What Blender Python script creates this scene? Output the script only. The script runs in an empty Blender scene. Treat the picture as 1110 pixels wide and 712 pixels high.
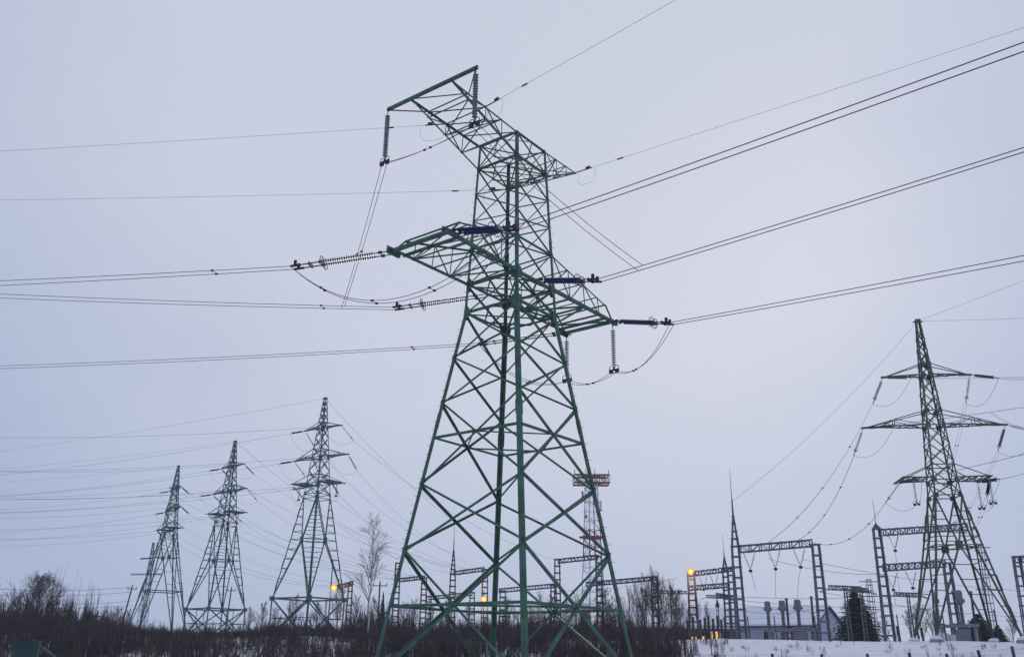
import bpy, math, random
import numpy as np
from mathutils import Vector, Matrix
random.seed(7)
rng = np.random.default_rng(7)
S = bpy.context.scene
COL = S.collection
V = Vector

# ------------------------------------------------------------------ camera
EYE = V((0, 0, 1.7))
FPX, CX, CY = 977.5, 555.0, 356.0           # focal length in pixels of the 1110 px wide photograph
PITCH, ROLL = 0.3492, 0.0113
cp, sp = math.cos(PITCH), math.sin(PITCH)
cr, sr = math.cos(ROLL), math.sin(ROLL)
R0, U0, F0 = V((1, 0, 0)), V((0, -sp, cp)), V((0, cp, sp))
RIGHT, UP = R0 * cr + U0 * sr, U0 * cr - R0 * sr
cam = bpy.data.cameras.new('camera')
cam.sensor_fit = 'HORIZONTAL'
cam.sensor_width = 36
cam.lens = FPX / 1110 * 36
cam.clip_start = 0.1
cam.clip_end = 6000
camo = bpy.data.objects.new('camera', cam)
COL.objects.link(camo)
mw = Matrix((RIGHT, UP, -F0)).transposed().to_4x4()
mw.translation = EYE
camo.matrix_world = mw
S.camera = camo

# ------------------------------------------------------------------ sky, sun, exposure
SUN_EL, SUN_AZ = math.radians(24), math.radians(20)     # veiled sun, somewhere ahead and above
world = bpy.data.worlds.new('World')
S.world = world
world.use_nodes = True
nt = world.node_tree
bg = nt.nodes['Background']
bg.inputs['Strength'].default_value = 0.1
sky = nt.nodes.new('ShaderNodeTexSky')
sky.sky_type = 'NISHITA'
sky.sun_disc = False
sky.sun_elevation = SUN_EL
sky.sun_rotation = SUN_AZ
tc = nt.nodes.new('ShaderNodeTexCoord')
nz = nt.nodes.new('ShaderNodeTexNoise')
nz.inputs['Scale'].default_value = 2.2
nz.inputs['Detail'].default_value = 7
nz.inputs['Roughness'].default_value = 0.55
dot = nt.nodes.new('ShaderNodeVectorMath')
dot.operation = 'DOT_PRODUCT'
bd = V((math.sin(math.radians(1)) * math.cos(math.radians(38)), math.cos(math.radians(1)) * math.cos(math.radians(38)), math.sin(math.radians(38))))
dot.inputs[1].default_value = bd
mr = nt.nodes.new('ShaderNodeMapRange')
mr.inputs['From Min'].default_value = 0.70
mr.inputs['From Max'].default_value = 1.0
add = nt.nodes.new('ShaderNodeMath')
add.operation = 'MULTIPLY_ADD'
add.inputs[1].default_value = 0.42
ramp = nt.nodes.new('ShaderNodeValToRGB')
ramp.color_ramp.elements[0].color = (0.385, 0.462, 0.655, 1)
ramp.color_ramp.elements[1].color = (0.60, 0.635, 0.755, 1)
ramp.color_ramp.elements[0].position = 0.36
ramp.color_ramp.elements[1].position = 1.0
cl = nt.nodes.new('ShaderNodeMix')
cl.data_type = 'RGBA'
cl.inputs['Factor'].default_value = 0.96
gain = nt.nodes.new('ShaderNodeVectorMath')
gain.operation = 'SCALE'
gain.inputs['Scale'].default_value = 10.0
L = nt.links.new
mp = nt.nodes.new('ShaderNodeMapping')
mp.inputs['Scale'].default_value = (1, 1, 2.6)
L(tc.outputs['Generated'], mp.inputs['Vector'])
L(mp.outputs['Vector'], nz.inputs['Vector'])
L(tc.outputs['Generated'], dot.inputs[0])
L(dot.outputs['Value'], mr.inputs['Value'])
L(nz.outputs['Fac'], add.inputs[0])
L(mr.outputs['Result'], add.inputs[2])
L(add.outputs['Value'], ramp.inputs['Fac'])
L(ramp.outputs['Color'], gain.inputs[0])
L(sky.outputs['Color'], cl.inputs[6])
L(gain.outputs['Vector'], cl.inputs[7])
L(cl.outputs[2], bg.inputs['Color'])
sl = bpy.data.lights.new('sun', 'SUN')
sl.energy = 0.9
sl.angle = math.radians(20)
sl.color = (1.0, 0.95, 0.9)
so = bpy.data.objects.new('sun', sl)
COL.objects.link(so)
sd = V((math.sin(SUN_AZ) * math.cos(SUN_EL), math.cos(SUN_AZ) * math.cos(SUN_EL), math.sin(SUN_EL)))
so.rotation_euler = sd.to_track_quat('Z', 'Y').to_euler()
so.location = (0, 0, 80)
S.view_settings.view_transform = 'Standard'
S.view_settings.look = 'None'
S.view_settings.exposure = 0
S.view_settings.gamma = 1
S.view_settings.use_curve_mapping = False
S.cycles.volume_bounces = 2

# ------------------------------------------------------------------ helpers
def ray(px, py):
    return (F0 + RIGHT * ((px - CX) / FPX) + UP * ((CY - py) / FPX))
def at(px, py, Y):                       # point at ground distance Y seen at a pixel of the photograph
    r = ray(px, py)
    return EYE + r * (Y / r.y)
def smooth(t):
    t = min(1, max(0, t))
    return t * t * (3 - 2 * t)
def gz(x, y):                            # terrain height: flat by the camera, a bank, then a level yard
    c = 1.45 + 0.22 * smooth((x + 20) / 55)
    if y < 20: r = -1.7
    elif y < 45: r = -1.7 + 0.6 * (y - 20) / 25
    elif y < 85: r = -1.1 + (c + 1.1) * smooth((y - 45) / 40) * 0.35 + (c + 1.1) * 0.65 * (y - 45) / 40
    else: r = c + 0.014 * (min(y, 300) - 85)
    w = 0.10 * math.sin(x * 0.31 + 1.3) * math.sin(y * 0.23 + .4) + 0.05 * math.sin(x * 0.9 + y * .7) + 0.035 * math.sin(x * 1.7 - y * .4) * math.sin(y * 1.3)
    return r + 1.7 + w * min(1, max(0, (y - 20) / 30))
def ground(px, Y, py=690):
    p = at(px, py, Y)
    return V((p.x, p.y, gz(p.x, p.y)))

class MB:
    def __init__(s): s.v = []; s.f = []
    def quadbox(s, ring0, ring1, cap=True):
        n = len(s.v); k = len(ring0)
        s.v += [tuple(p) for p in ring0] + [tuple(p) for p in ring1]
        for i in range(k):
            j = (i + 1) % k
            s.f.append((n + i, n + j, n + k + j, n + k + i))
        if cap:
            s.f.append(tuple(n + i for i in reversed(range(k))))
            s.f.append(tuple(n + k + i for i in range(k)))
        return s
    def beam(s, p, q, w, h=None, up=None):
        p, q = V(p), V(q)
        h = w if h is None else h
        a = (q - p)
        if a.length < 1e-6: return s
        a.normalize()
        u = V(up) if up is not None else (V((0, 0, 1)) if abs(a.z) < .95 else V((0, 1, 0)))
        x = a.cross(u)
        if x.length < 1e-4: x = a.cross(V((1, 0, 0)))
        x.normalize(); y = x.cross(a).normalized()
        x = x * w / 2; y = y * h / 2
        s.quadbox([p - x - y, p + x - y, p + x + y, p - x + y], [q - x - y, q + x - y, q + x + y, q - x + y])
        return s
    def angle(s, p, q, b, n1, n2, t=None):      # an L-section: heel on p-q, flanges along n1 and n2
        p, q = V(p), V(q); a = (q - p)
        if a.length < 1e-6: return s
        a.normalize()
        t = b * 0.13 if t is None else t
        n1 = V(n1) - a * a.dot(V(n1))
        n1.normalize()
        n2 = V(n2) - a * a.dot(V(n2)); n2 = n2 - n1 * n1.dot(n2); n2.normalize()
        pr = [(0, 0), (b, 0), (b, t), (t, t), (t, b), (0, b)]
        s.quadbox([p + n1 * x + n2 * y for x, y in pr], [q + n1 * x + n2 * y for x, y in pr])
        return s
    def tube(s, pts, r, n=5, r1=None):
        pts = [V(p) for p in pts]; m = len(pts); base = len(s.v)
        r1 = r if r1 is None else r1
        ref = None
        for i, p in enumerate(pts):
            a = (pts[min(i + 1, m - 1)] - pts[max(i - 1, 0)])
            if a.length < 1e-7: a = V((0, 0, 1))
            a.normalize()
            if ref is None:
                ref = a.cross(V((0, 0, 1)))
                if ref.length < .05: ref = a.cross(V((1, 0, 0)))
            ref = (ref - a * ref.dot(a)).normalized()
            y = a.cross(ref)
            rr = r + (r1 - r) * i / max(1, m - 1)
            for k in range(n):
                t = 2 * math.pi * k / n
                s.v.append(tuple(p + ref * (rr * math.cos(t)) + y * (rr * math.sin(t))))
        for i in range(m - 1):
            for k in range(n):
                j = (k + 1) % n
                s.f.append((base + i * n + k, base + i * n + j, base + (i + 1) * n + j, base + (i + 1) * n + k))
        s.f.append(tuple(base + k for k in reversed(range(n))))
        s.f.append(tuple(base + (m - 1) * n + k for k in range(n)))
        return s
    def lathe(s, p, axis, prof, n=10):
        p = V(p); a = V(axis).normalized()
        x = a.cross(V((0, 0, 1)))
        if x.length < .05: x = a.cross(V((1, 0, 0)))
        x.normalize(); y = a.cross(x); base = len(s.v); m = len(prof)
        for r, t in prof:
            for k in range(n):
                g = 2 * math.pi * k / n
                s.v.append(tuple(p + a * t + x * (r * math.cos(g)) + y * (r * math.sin(g))))
        for i in range(m - 1):
            for k in range(n):
                j = (k + 1) % n
                s.f.append((base + i * n + k, base + i * n + j, base + (i + 1) * n + j, base + (i + 1) * n + k))
        s.f.append(tuple(base + k for k in reversed(range(n))))
        s.f.append(tuple(base + (m - 1) * n + k for k in range(n)))
        return s
    def ring(s, c, axis, R, r, n=20, k=6):
        a = V(axis).normalized(); x = a.cross(V((0, 0, 1)))
        if x.length < .05: x = a.cross(V((1, 0, 0)))
        x.normalize(); y = a.cross(x)
        pts = [V(c) + x * R * math.cos(2 * math.pi * i / n) + y * R * math.sin(2 * math.pi * i / n) for i in range(n + 1)]
        return s.tube(pts, r, k)
    def box(s, c, sx, sy, sz, rz=0):             # c is the middle of the bottom face
        c = V(c); a = V((math.cos(rz), math.sin(rz), 0)) * sx / 2; b = V((-math.sin(rz), math.cos(rz), 0)) * sy / 2; z = V((0, 0, sz))
        r0 = [c - a - b, c + a - b, c + a + b, c - a + b]
        return s.quadbox(r0, [p + z for p in r0])
    def poly(s, pts):
        n = len(s.v); s.v += [tuple(p) for p in pts]; s.f.append(tuple(range(n, n + len(pts)))); return s
    def build(s, name, mat, parent=None, origin=None, smooth_=False):
        org = ORG[parent.name] if parent is not None else (V(origin) if origin is not None else V((0, 0, 0)))
        me = bpy.data.meshes.new(name)
        me.from_pydata([(x - org.x, y - org.y, z - org.z) for x, y, z in s.v], [], s.f)
        me.materials.append(mat)
        if smooth_:
            me.polygons.foreach_set('use_smooth', [True] * len(me.polygons))
        me.update()
        o = bpy.data.objects.new(name, me)
        COL.objects.link(o)
        if parent is not None: o.parent = parent
        else: o.location = org
        ORG[o.name] = org
        return o
ORG = {}
def tag(o, label=None, cat=None, group=None, kind=None):
    if label: o['label'] = label
    if cat: o['category'] = cat
    if group: o['group'] = group
    if kind: o['kind'] = kind
    return o
def empty(name, loc, label, cat, group=None):
    o = bpy.data.objects.new(name, None)
    COL.objects.link(o)
    o.location = loc; o.empty_display_size = .5
    ORG[o.name] = V(loc)
    return tag(o, label, cat, group)
def copy_tree(o, parent=None):
    c = o.copy(); COL.objects.link(c)
    if parent is not None: c.parent = parent
    for ch in list(o.children): copy_tree(ch, c)
    return c

# ------------------------------------------------------------------ materials
def mat(name, c, rough=.6, metal=0, var=.25, scale=3., c2=None, thr=None, spec=.4, bump=0):
    m = bpy.data.materials.new(name); m.use_nodes = True
    t = m.node_tree; b = t.nodes['Principled BSDF']
    b.inputs['Roughness'].default_value = rough
    b.inputs['Metallic'].default_value = metal
    b.inputs['Specular IOR Level'].default_value = spec
    co = t.nodes.new('ShaderNodeTexCoord')
    n = t.nodes.new('ShaderNodeTexNoise'); n.inputs['Scale'].default_value = scale; n.inputs['Detail'].default_value = 6
    r = t.nodes.new('ShaderNodeValToRGB')
    lo = tuple(x * (1 - var) for x in c); hi = tuple(min(1, x * (1 + var)) for x in c)
    r.color_ramp.elements[0].position = .32; r.color_ramp.elements[0].color = (*lo, 1)
    r.color_ramp.elements[1].position = .68; r.color_ramp.elements[1].color = (*hi, 1)
    t.links.new(co.outputs['Object'], n.inputs['Vector']); t.links.new(n.outputs['Fac'], r.inputs['Fac'])
    out = r.outputs['Color']
    if c2:
        n2 = t.nodes.new('ShaderNodeTexNoise'); n2.inputs['Scale'].default_value = scale * 2.3; n2.inputs['Detail'].default_value = 8
        r2 = t.nodes.new('ShaderNodeValToRGB'); r2.color_ramp.elements[0].position = thr; r2.color_ramp.elements[1].position = thr + .08
        mx = t.nodes.new('ShaderNodeMix'); mx.data_type = 'RGBA'; mx.inputs[7].default_value = (*c2, 1)
        t.links.new(co.outputs['Object'], n2.inputs['Vector']); t.links.new(n2.outputs['Fac'], r2.inputs['Fac'])
        t.links.new(r2.outputs['Color'], mx.inputs['Factor']); t.links.new(out, mx.inputs[6]); out = mx.outputs[2]
    t.links.new(out, b.inputs['Base Color'])
    if bump:
        bn = t.nodes.new('ShaderNodeBump'); bn.inputs['Strength'].default_value = bump
        t.links.new(n.outputs['Fac'], bn.inputs['Height']); t.links.new(bn.outputs['Normal'], b.inputs['Normal'])
    return m
def emit(name, c, s):
    m = bpy.data.materials.new(name); m.use_nodes = True
    t = m.node_tree; t.nodes.remove(t.nodes['Principled BSDF'])
    e = t.nodes.new('ShaderNodeEmission'); e.inputs['Color'].default_value = (*c, 1); e.inputs['Strength'].default_value = s
    t.links.new(e.outputs[0], t.nodes['Material Output'].inputs['Surface'])
    return m
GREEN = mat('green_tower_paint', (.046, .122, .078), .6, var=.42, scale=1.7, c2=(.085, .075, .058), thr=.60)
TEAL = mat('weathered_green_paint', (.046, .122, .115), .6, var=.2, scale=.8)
OLIVE = mat('olive_green_paint', (.058, .105, .066), .6, var=.35, scale=.8, c2=(.11, .10, .06), thr=.64)
GALV = mat('galvanised_steel', (.125, .135, .165), .55, .2, var=.25, scale=1.5)
GALVD = mat('dark_galvanised_steel', (.07, .07, .095), .6, .2, var=.25, scale=1.5)
WIRE = mat('conductor_wire', (.05, .042, .075), .5, .3, var=.1)
EWIRE = mat('earth_wire', (.17, .16, .21), .5, .3, var=.1)
YWIRE = mat('old_aluminium_wire', (.10, .09, .13), .5, .3, var=.1)
HARD = mat('line_hardware', (.035, .035, .045), .5, .5, var=.2)
NAVY = mat('navy_glazed_insulator', (.016, .026, .10), .25, var=.2, spec=.6)
DISC = mat('grey_glass_insulator', (.07, .072, .10), .25, var=.2, spec=.6)
PALE = mat('pale_glass_insulator', (.19, .225, .24), .25, var=.2, spec=.6)
BROWNI = mat('brown_porcelain', (.035, .018, .02), .25, var=.2, spec=.6)
GREYEQ = mat('grey_apparatus_paint', (.20, .20, .23), .5, var=.15)
CONC = mat('concrete', (.28, .27, .27), .85, var=.2)
WOOD = mat('old_pole_wood', (.055, .045, .045), .85, var=.25)
RED = mat('red_mast_paint', (.17, .022, .035), .6, var=.25)
WHITEP = mat('white_mast_paint', (.55, .55, .6), .6, var=.2)
BARK = mat('dark_bark', (.050, .041, .045), .9, var=.3)
BIRCH = mat('birch_bark', (.42, .38, .40), .8, var=.25, scale=4, c2=(.05, .045, .045), thr=.62)
TWIG = mat('reddish_twigs', (.092, .063, .058), .9, var=.35, scale=.5)
NEEDLE = mat('spruce_needles', (.012, .022, .02), .9, var=.5, scale=.8)
WALLB = mat('blue_grey_wall', (.38, .41, .50), .8, var=.1, scale=2)
WALLD = mat('dark_brown_wall', (.06, .045, .045), .85, var=.25)
TRIM = mat('dark_roof_trim', (.05, .05, .065), .6, var=.2)
GLASS = mat('dark_window_glass', (.03, .035, .05), .1, var=.1, spec=.6)
WHITEB = mat('white_window_frame', (.6, .6, .62), .6, var=.05)
FENCE = mat('green_fence_paint', (.012, .050, .050), .5, var=.2, scale=2)
SNOWR = mat('roof_snow', (.86, .84, .87), .9, var=.05, scale=.6)
LAMP = emit('sodium_lamp_glow', (1, .52, .15), 2.2)
LAMPO = emit('sodium_halo_glow', (1, .30, .045), 1.6)  # orange glow around the bulbs, put in as emission
LITW = emit('lit_window_glow', (1, .55, .16), 1.5)

# ------------------------------------------------------------------ ground (one snow covered sheet to the horizon)
def build_ground():
    xs = sorted(set(list(np.arange(-90, 90.1, 1.5)) + [-750, -400, -250, -160, -120, 120, 160, 250, 400, 750]))
    ys = sorted(set(list(np.arange(20, 130.1, 1.5)) + [-120, -60, -30, 0, 10, 140, 160, 190, 230, 300, 400, 600, 1000]))
    m = MB()
    for y in ys:
        for x in xs: m.v.append((x, y, gz(x, y)))
    nx = len(xs)
    for j in range(len(ys) - 1):
        for i in range(nx - 1):
            a = j * nx + i
            m.f.append((a, a + 1, a + nx + 1, a + nx))
    g = mat('snowy_ground', (.74, .71, .75), .9, var=.06, scale=.35, c2=(.20, .16, .15), thr=.66, bump=.6)
    o = m.build('ground', g, smooth_=True)
    tag(o, kind='structure')
build_ground()

# ------------------------------------------------------------------ main tower
TX, TY, TA = -0.077, 45.0, 0.6576
u = V((math.cos(TA), -math.sin(TA), 0)); v = V((math.sin(TA), math.cos(TA), 0)); Z = V((0, 0, 1))
TC = V((TX, TY, 1.7))
H = dict(g=-1.15, z0=2.127, z1=4.757, z2=7.945, zb=10.267, z3=12.119, z4=14.556, z5=17.087, z6=18.687, z7=20.780, z8=22.485, z9=24.162, z10=25.779, z11=27.275)
def hw(z):
    if z < H['z5']: return 3.9984 + (1.7545 - 3.9984) * (z - H['z0']) / (H['z5'] - H['z0'])
    return 1.7545 + (1.3519 - 1.7545) * (z - H['z5']) / (H['z11'] - H['z5'])
SG = dict(F=(1, -1), L=(-1, -1), R=(1, 1), B=(-1, 1))
def node(k, z):
    z = H[z] if isinstance(z, str) else z
    w = hw(z); a, b = SG[k]
    return TC + u * (a * w) + v * (b * w) + Z * z
def tp(a, b, z): return TC + u * a + v * b + Z * z
FACES = [('L', 'F', -v), ('F', 'R', u), ('R', 'B', v), ('B', 'L', -u)]

def main_tower():
    root = empty('transmission_tower', tp(0, 0, H['g']), 'tallest green lattice tower in the foreground with wide crossarms and top beam', 'pylon')
    for k in 'FLRB':
        a, b = SG[k]
        m = MB()
        m.angle(node(k, H['g'] - .3), node(k, 'z5'), .215, -u * a, -v * b)
        m.angle(node(k, 'z5'), node(k, 'z11') + Z * .1, .15, -u * a, -v * b)
        for zz in (11.2, 21.4):
            bs = .26 if zz < 17 else .19
            m.angle(node(k, zz - .35) + (u * a + v * b) * .012, node(k, zz + .35) + (u * a + v * b) * .012, bs, -u * a, -v * b, .02)
        if k in 'LR':                              # step bolts up two of the legs
            z = 1.5; side = 0
            while z < 26:
                d = (u * a if side else v * b)
                p = node(k, z)
                m.tube([p, p + d * .17], .011, 4)
                z += .42; side ^= 1
        leg = m.build('leg', GREEN, root)
        for zz in ('z5', 'z6', 'z7', 'z10', 'z4', 'z3', 'z2', 'z1'):      # gusset plates on both flanges
            big = zz in ('z5', 'z6')
            s = .42 if big else .20
            g = MB(); p = node(k, zz)
            for d, nrm in ((-u * a, v * b), (-v * b, u * a)):
                c = p + d * (s * .42) + nrm * .016
                r0 = [c + d * (s * .7 * cx) + Z * (s * .95 * cz) for cx, cz in ((-.55, -.5), (-.2, -.9), (.4, -.75), (.75, -.2), (.75, .3), (.3, .85), (-.3, .85), (-.55, .5))]
                g.quadbox(r0, [q + nrm * .02 for q in r0])
            g.build('gusset_plate', GREEN, leg)
    pan = [('g', 'z1', .13, 'z0'), ('z1', 'z2', .125, None), ('z2', 'z3', .115, 'zb'), ('z3', 'z4', .105, None), ('z4', 'z5', .105, None), ('z5', 'z6', .095, None),
           ('z6', 'z7', .08, None), ('z7', 'z8', .075, None), ('z8', 'z9', .07, None), ('z9', 'z10', .07, None), ('z10', 'z11', .065, None)]
    for p, q, nrm in FACES:
        m = MB()
        for lo, hi, b, belt in pan:
            up_ = lambda A, B: (B - A).normalized().cross(nrm)
            A, B = node(p, lo), node(q, hi)
            m.angle(A - nrm * .02, B - nrm * .02, b, -nrm, up_(A, B))
            A, B = node(q, lo), node(p, hi)
            m.angle(A - nrm * (.03 + b * .13), B - nrm * (.03 + b * .13), b * .92, -nrm, up_(A, B))
            if belt:
                m.angle(node(p, belt) - nrm * .05, node(q, belt) - nrm * .05, b * 1.0, -nrm, Z)
        for zz, b in (('z5', .12), ('z6', .15), ('z7', .09), ('z10', .11), ('z11', .10)):
            m.angle(node(p, zz) - nrm * .035, node(q, zz) - nrm * .035, b, -nrm, Z)
        m.build('face_bracing', GREEN, root)
    for zz, b in (('z0', .09), ('zb', .07), ('z5', .08), ('z6', .08), ('z10', .06), ('z11', .05)):
        d = MB(); mids = [(node(p, zz) + node(q, zz)) / 2 for p, q, n in FACES]     # horizontal frames inside the body
        for i in range(4): d.angle(mids[i] - Z * .02, mids[(i + 1) % 4] - Z * .02, b, Z, (mids[i] - tp(0, 0, H[zz])))
        if zz in ('z6', 'z5', 'z10'):
            d.angle(node('L', zz) - Z * .1, node('R', zz) - Z * .1, b, Z, u); d.angle(node('F', zz) - Z * .2, node('B', zz) - Z * .2, b, Z, v)
        d.build('diaphragm', GREEN, root)
    # ---- lower crossarms
    def lower_arm(sv, Lx, e, kp, km):
        m = MB(); z6 = H['z6']; n = 4
        wb = hw(z6)
        bot = {}; top = {}
        for s, k in ((1, kp), (-1, km)):
            A = node(k, 'z6'); E = tp(s * e, sv * Lx, z6)
            T0 = node(k, 'z7'); T1 = tp(s * e, sv * (Lx - .8), z6 + .85)
            bot[s] = [A.lerp(E, i / n) for i in range(n + 1)]
            top[s] = [T0.lerp(T1, (i / n) * Lx / (Lx - .8) if i < n else 1) for i in range(n)] + [T1]
            m.angle(A - v * sv * .2, E + v * sv * .45, .17, -u * s, Z)
            m.angle(T0, T1, .09, -u * s, -Z)
            m.beam(T1, E, .07)
            for i in range(1, n): m.beam(bot[s][i], top[s][i], .05)
            for i in range(n - 1):
                m.beam(top[s][i], bot[s][i + 1], .05) if i % 2 == 0 else m.beam(bot[s][i], top[s][i + 1], .05)
        for i in range(1, n + 1):
            m.angle(bot[1][i], bot[-1][i], .09, Z, v * sv)
            m.beam(top[1][i], top[-1][i], .07 if i == n else .05)
        for i in range(n):
            if i % 2 == 0: m.angle(bot[1][i] + Z * .03, bot[-1][i + 1] + Z * .03, .085, Z, v * sv)
            else: m.angle(bot[-1][i] + Z * .03, bot[1][i + 1] + Z * .03, .085, Z, v * sv)
        for i in range(n - 1):
            if i % 2: m.beam(top[1][i], top[-1][i + 1], .045)
        o = m.build('crossarm', GREEN, root)
        m = MB()
        for dz, off in ((0, 0), (0, -.75)):
            a_, b_ = tp(e + .02, sv * (Lx + off), z6 - .01), tp(-e - .02, sv * (Lx + off), z6 - .01)
            m.beam(a_, b_, .22 if off == 0 else .10, .05)
            q_ = .1 if off == 0 else .04
            m.beam(a_ + v * q_ + Z * .06, b_ + v * q_ + Z * .06, .02, .12); m.beam(a_ - v * q_ + Z * .06, b_ - v * q_ + Z * .06, .02, .12)
        m.build('end_beam', GREEN, o)
        for s in (1, -1):
            g = MB(); c = tp(s * (e + .08), sv * (Lx - .1), z6 - .03)
            g.beam(c - v * .42, c + v * .42, .16, .24)
            g.build('strain_plate', GREEN, o)
        return o
    lower_arm(-1, 7.16, 1.81, 'F', 'L')
    lower_arm(1, 7.70, 1.69, 'R', 'B')
    # ---- upper crossarm with the hanger beam
    m = MB(); n = 4; TBz, TB, TBi, TBe = 27.42, 6.98, 1.432, 3.129
    bot = {}; top = {}
    for s, k in ((1, 'F'), (-1, 'L')):
        E = tp(s * TBi, -TB, TBz)
        bot[s] = [node(k, 'z10').lerp(E, i / n) for i in range(n + 1)]
        top[s] = [node(k, 'z11').lerp(E, i / n) for i in range(n + 1)]
        m.angle(bot[s][0], bot[s][-1], .095, -u * s, Z); m.angle(top[s][0], top[s][-1], .10, -u * s, -Z)
        for i in range(1, n): m.beam(bot[s][i], top[s][i], .045)
        for i in range(n - 1):
            m.beam(bot[s][i + 1], top[s][i], .05) if i % 2 == 0 else m.beam(top[s][i + 1], bot[s][i], .05)
    for i in range(1, n):
        m.beam(bot[1][i], bot[-1][i], .05); m.beam(top[1][i], top[-1][i], .05)
    for i in range(n - 1):
        m.angle(top[1][i], top[-1][i + 1], .075, -Z, v) if i % 2 == 1 else m.angle(top[-1][i + 1], top[1][i], .075, -Z, v)
        m.beam(bot[-1][i], bot[1][i + 1], .05)
    m.beam(top[1][3], bot[-1][4], .045); m.beam(top[1][1], bot[-1][2], .045)
    m.beam(tp(TBe - .1, -TB, TBz - .05), top[1][3], .05); m.beam(tp(-TBe + .1, -TB, TBz - .05), top[-1][3], .05)
    up = m.build('crossarm', GREEN, root)
    h = MB(); a_, b_ = tp(-TBe, -TB, TBz + .05), tp(TBe, -TB, TBz + .05)
    h.beam(a_, b_, .03, .16); h.beam(a_ + v * .065 + Z * .07, b_ + v * .065 + Z * .07, .13, .025); h.beam(a_ + v * .065 - Z * .07, b_ + v * .065 - Z * .07, .13, .025)
    h.build('hanger_beam', GREEN, up)
    # ---- small earth wire arm on the far side
    m = MB(); T = TIP
    for k, zz, b in (('R', 'z11', .09), ('R', 'z10', .09), ('B', 'z11', .06), ('B', 'z10', .07)): m.angle(node(k, zz), T, b, -Z, -u)
    for a_, b_ in (('R', 'R'), ('B', 'B'), ('R', 'B')):
        for t in (.33, .66):
            m.beam(node(a_, 'z11').lerp(T, t), node(b_, 'z10').lerp(T, t), .04)
    for t in (.33, .66): m.beam(node('R', 'z11').lerp(T, t), node('B', 'z11').lerp(T, t), .04); m.beam(node('R', 'z10').lerp(T, t), node('B', 'z10').lerp(T, t), .04)
    m.beam(node('R', 'z10'), node('R', 'z11').lerp(T, .33), .05); m.beam(node('R', 'z10').lerp(T, .33), node('R', 'z11').lerp(T, .66), .04)
    m.beam(node('R', 'z11'), node('R', 'z10').lerp(T, .33), .04); m.beam(node('B', 'z10'), node('R', 'z10').lerp(T, .33), .05)
    m.build('earth_wire_arm', GREEN, root)
    return root
def ray_u(px, py, uu):                     # where a sight line meets the plane u = uu of the tower
    r = ray(px, py); t = (TC + u * uu - EYE).dot(u) / r.dot(u)
    return EYE + r * t
TIP = ray_u(624, 187.3, 1.1)
main_tower()

# ------------------------------------------------------------------ insulators and wires
def discs(m, p, q, r, n, k=10):
    p, q = V(p), V(q); a = q - p; Ln = a.length; a.normalize(); s = Ln / n
    prof = [(.02, 0)]
    for i in range(n):
        t = i * s
        prof += [(.025, t + s * .05), (.035, t + s * .36), (r, t + s * .52), (r * .95, t + s * .60), (.028, t + s * .63), (.02, t + s * .95)]
    prof.append((.02, Ln))
    m.lathe(p, a, prof, k)
    return m
def sagline(a, b, sag, n=24):
    a, b = V(a), V(b)
    return [a.lerp(b, i / n) - Z * (4 * sag * (i / n) * (1 - i / n)) for i in range(n + 1)]
def pendant(p, length, label, group, rod=.35, mt=None, r=.145, n=16, cat='insulator'):
    root = empty('insulator_string', p, label, cat, group)
    m = MB(); q = V(p) - Z * rod; e = q - Z * length
    discs(m, q, e, r, n); m.build('disc_stack', mt or DISC, root, smooth_=False)
    m = MB(); m.tube([V(p), q], .025, 5); m.box(V(p) - Z * .1, .1, .1, .14); m.build('hanger_link', HARD, root)
    m = MB(); m.beam(e + Z * .02, e - Z * .3, .05); m.beam(e - Z * .28 - u * .32, e - Z * .28 + u * .32, .1, .08)
    for s in (-1, 1):
        m.box(e - Z * .46 + u * (s * .2), .22, .12, .2, -TA); m.ring(e - Z * .16 + u * s * .18, v, .14, .02, 12, 5)
    m.build('clamp', HARD, root)
    return root, e - Z * .38
def tension_set(A, dr, perp, label, mt, sep=.4, link=.9, Ln=2.9, tail=1.5, drop=.07, n=24, r=.115, group=None, name='tension_insulator'):
    root = empty(name, A, label, 'insulator', group); outs = []
    dd = (V(dr) - Z * drop).normalized()
    for s in (-1, 1):
        o = V(A) + perp * (s * sep / 2)
        m = MB(); discs(m, o + dd * link, o + dd * (link + Ln), r, n); m.build('insulator_string', mt, root)
        m = MB(); m.tube([o, o + dd * link], .028, 5); m.box(o + dd * (link * .6) - Z * .06, .2, .1, .12, math.atan2(dd.y, dd.x)); m.build('link', HARD, root)
        m = MB(); c = o + dd * (link + Ln)
        m.ring(c - dd * .2, dd, .27, .022, 18, 5); m.beam(c - dd * .2 - Z * .27, c - dd * .2 + Z * .27, .02); m.build('grading_ring', HARD, root)
        m = MB(); e = o + dd * (link + Ln + tail)
        m.tube([c, e], .033, 5); m.tube([e - dd * .55, e], .06, 6); m.box(e - dd * .25, .14, .1, .28, math.atan2(dd.y, dd.x)); m.build('dead_end_clamp', HARD, root)
        outs.append(e)
    m = MB(); c = V(A) + dd * (link + Ln + .5); m.beam(c - perp * (sep * .6), c + perp * (sep * .6), .07, .16); m.build('yoke_plate', HARD, root)
    return root, outs
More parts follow.
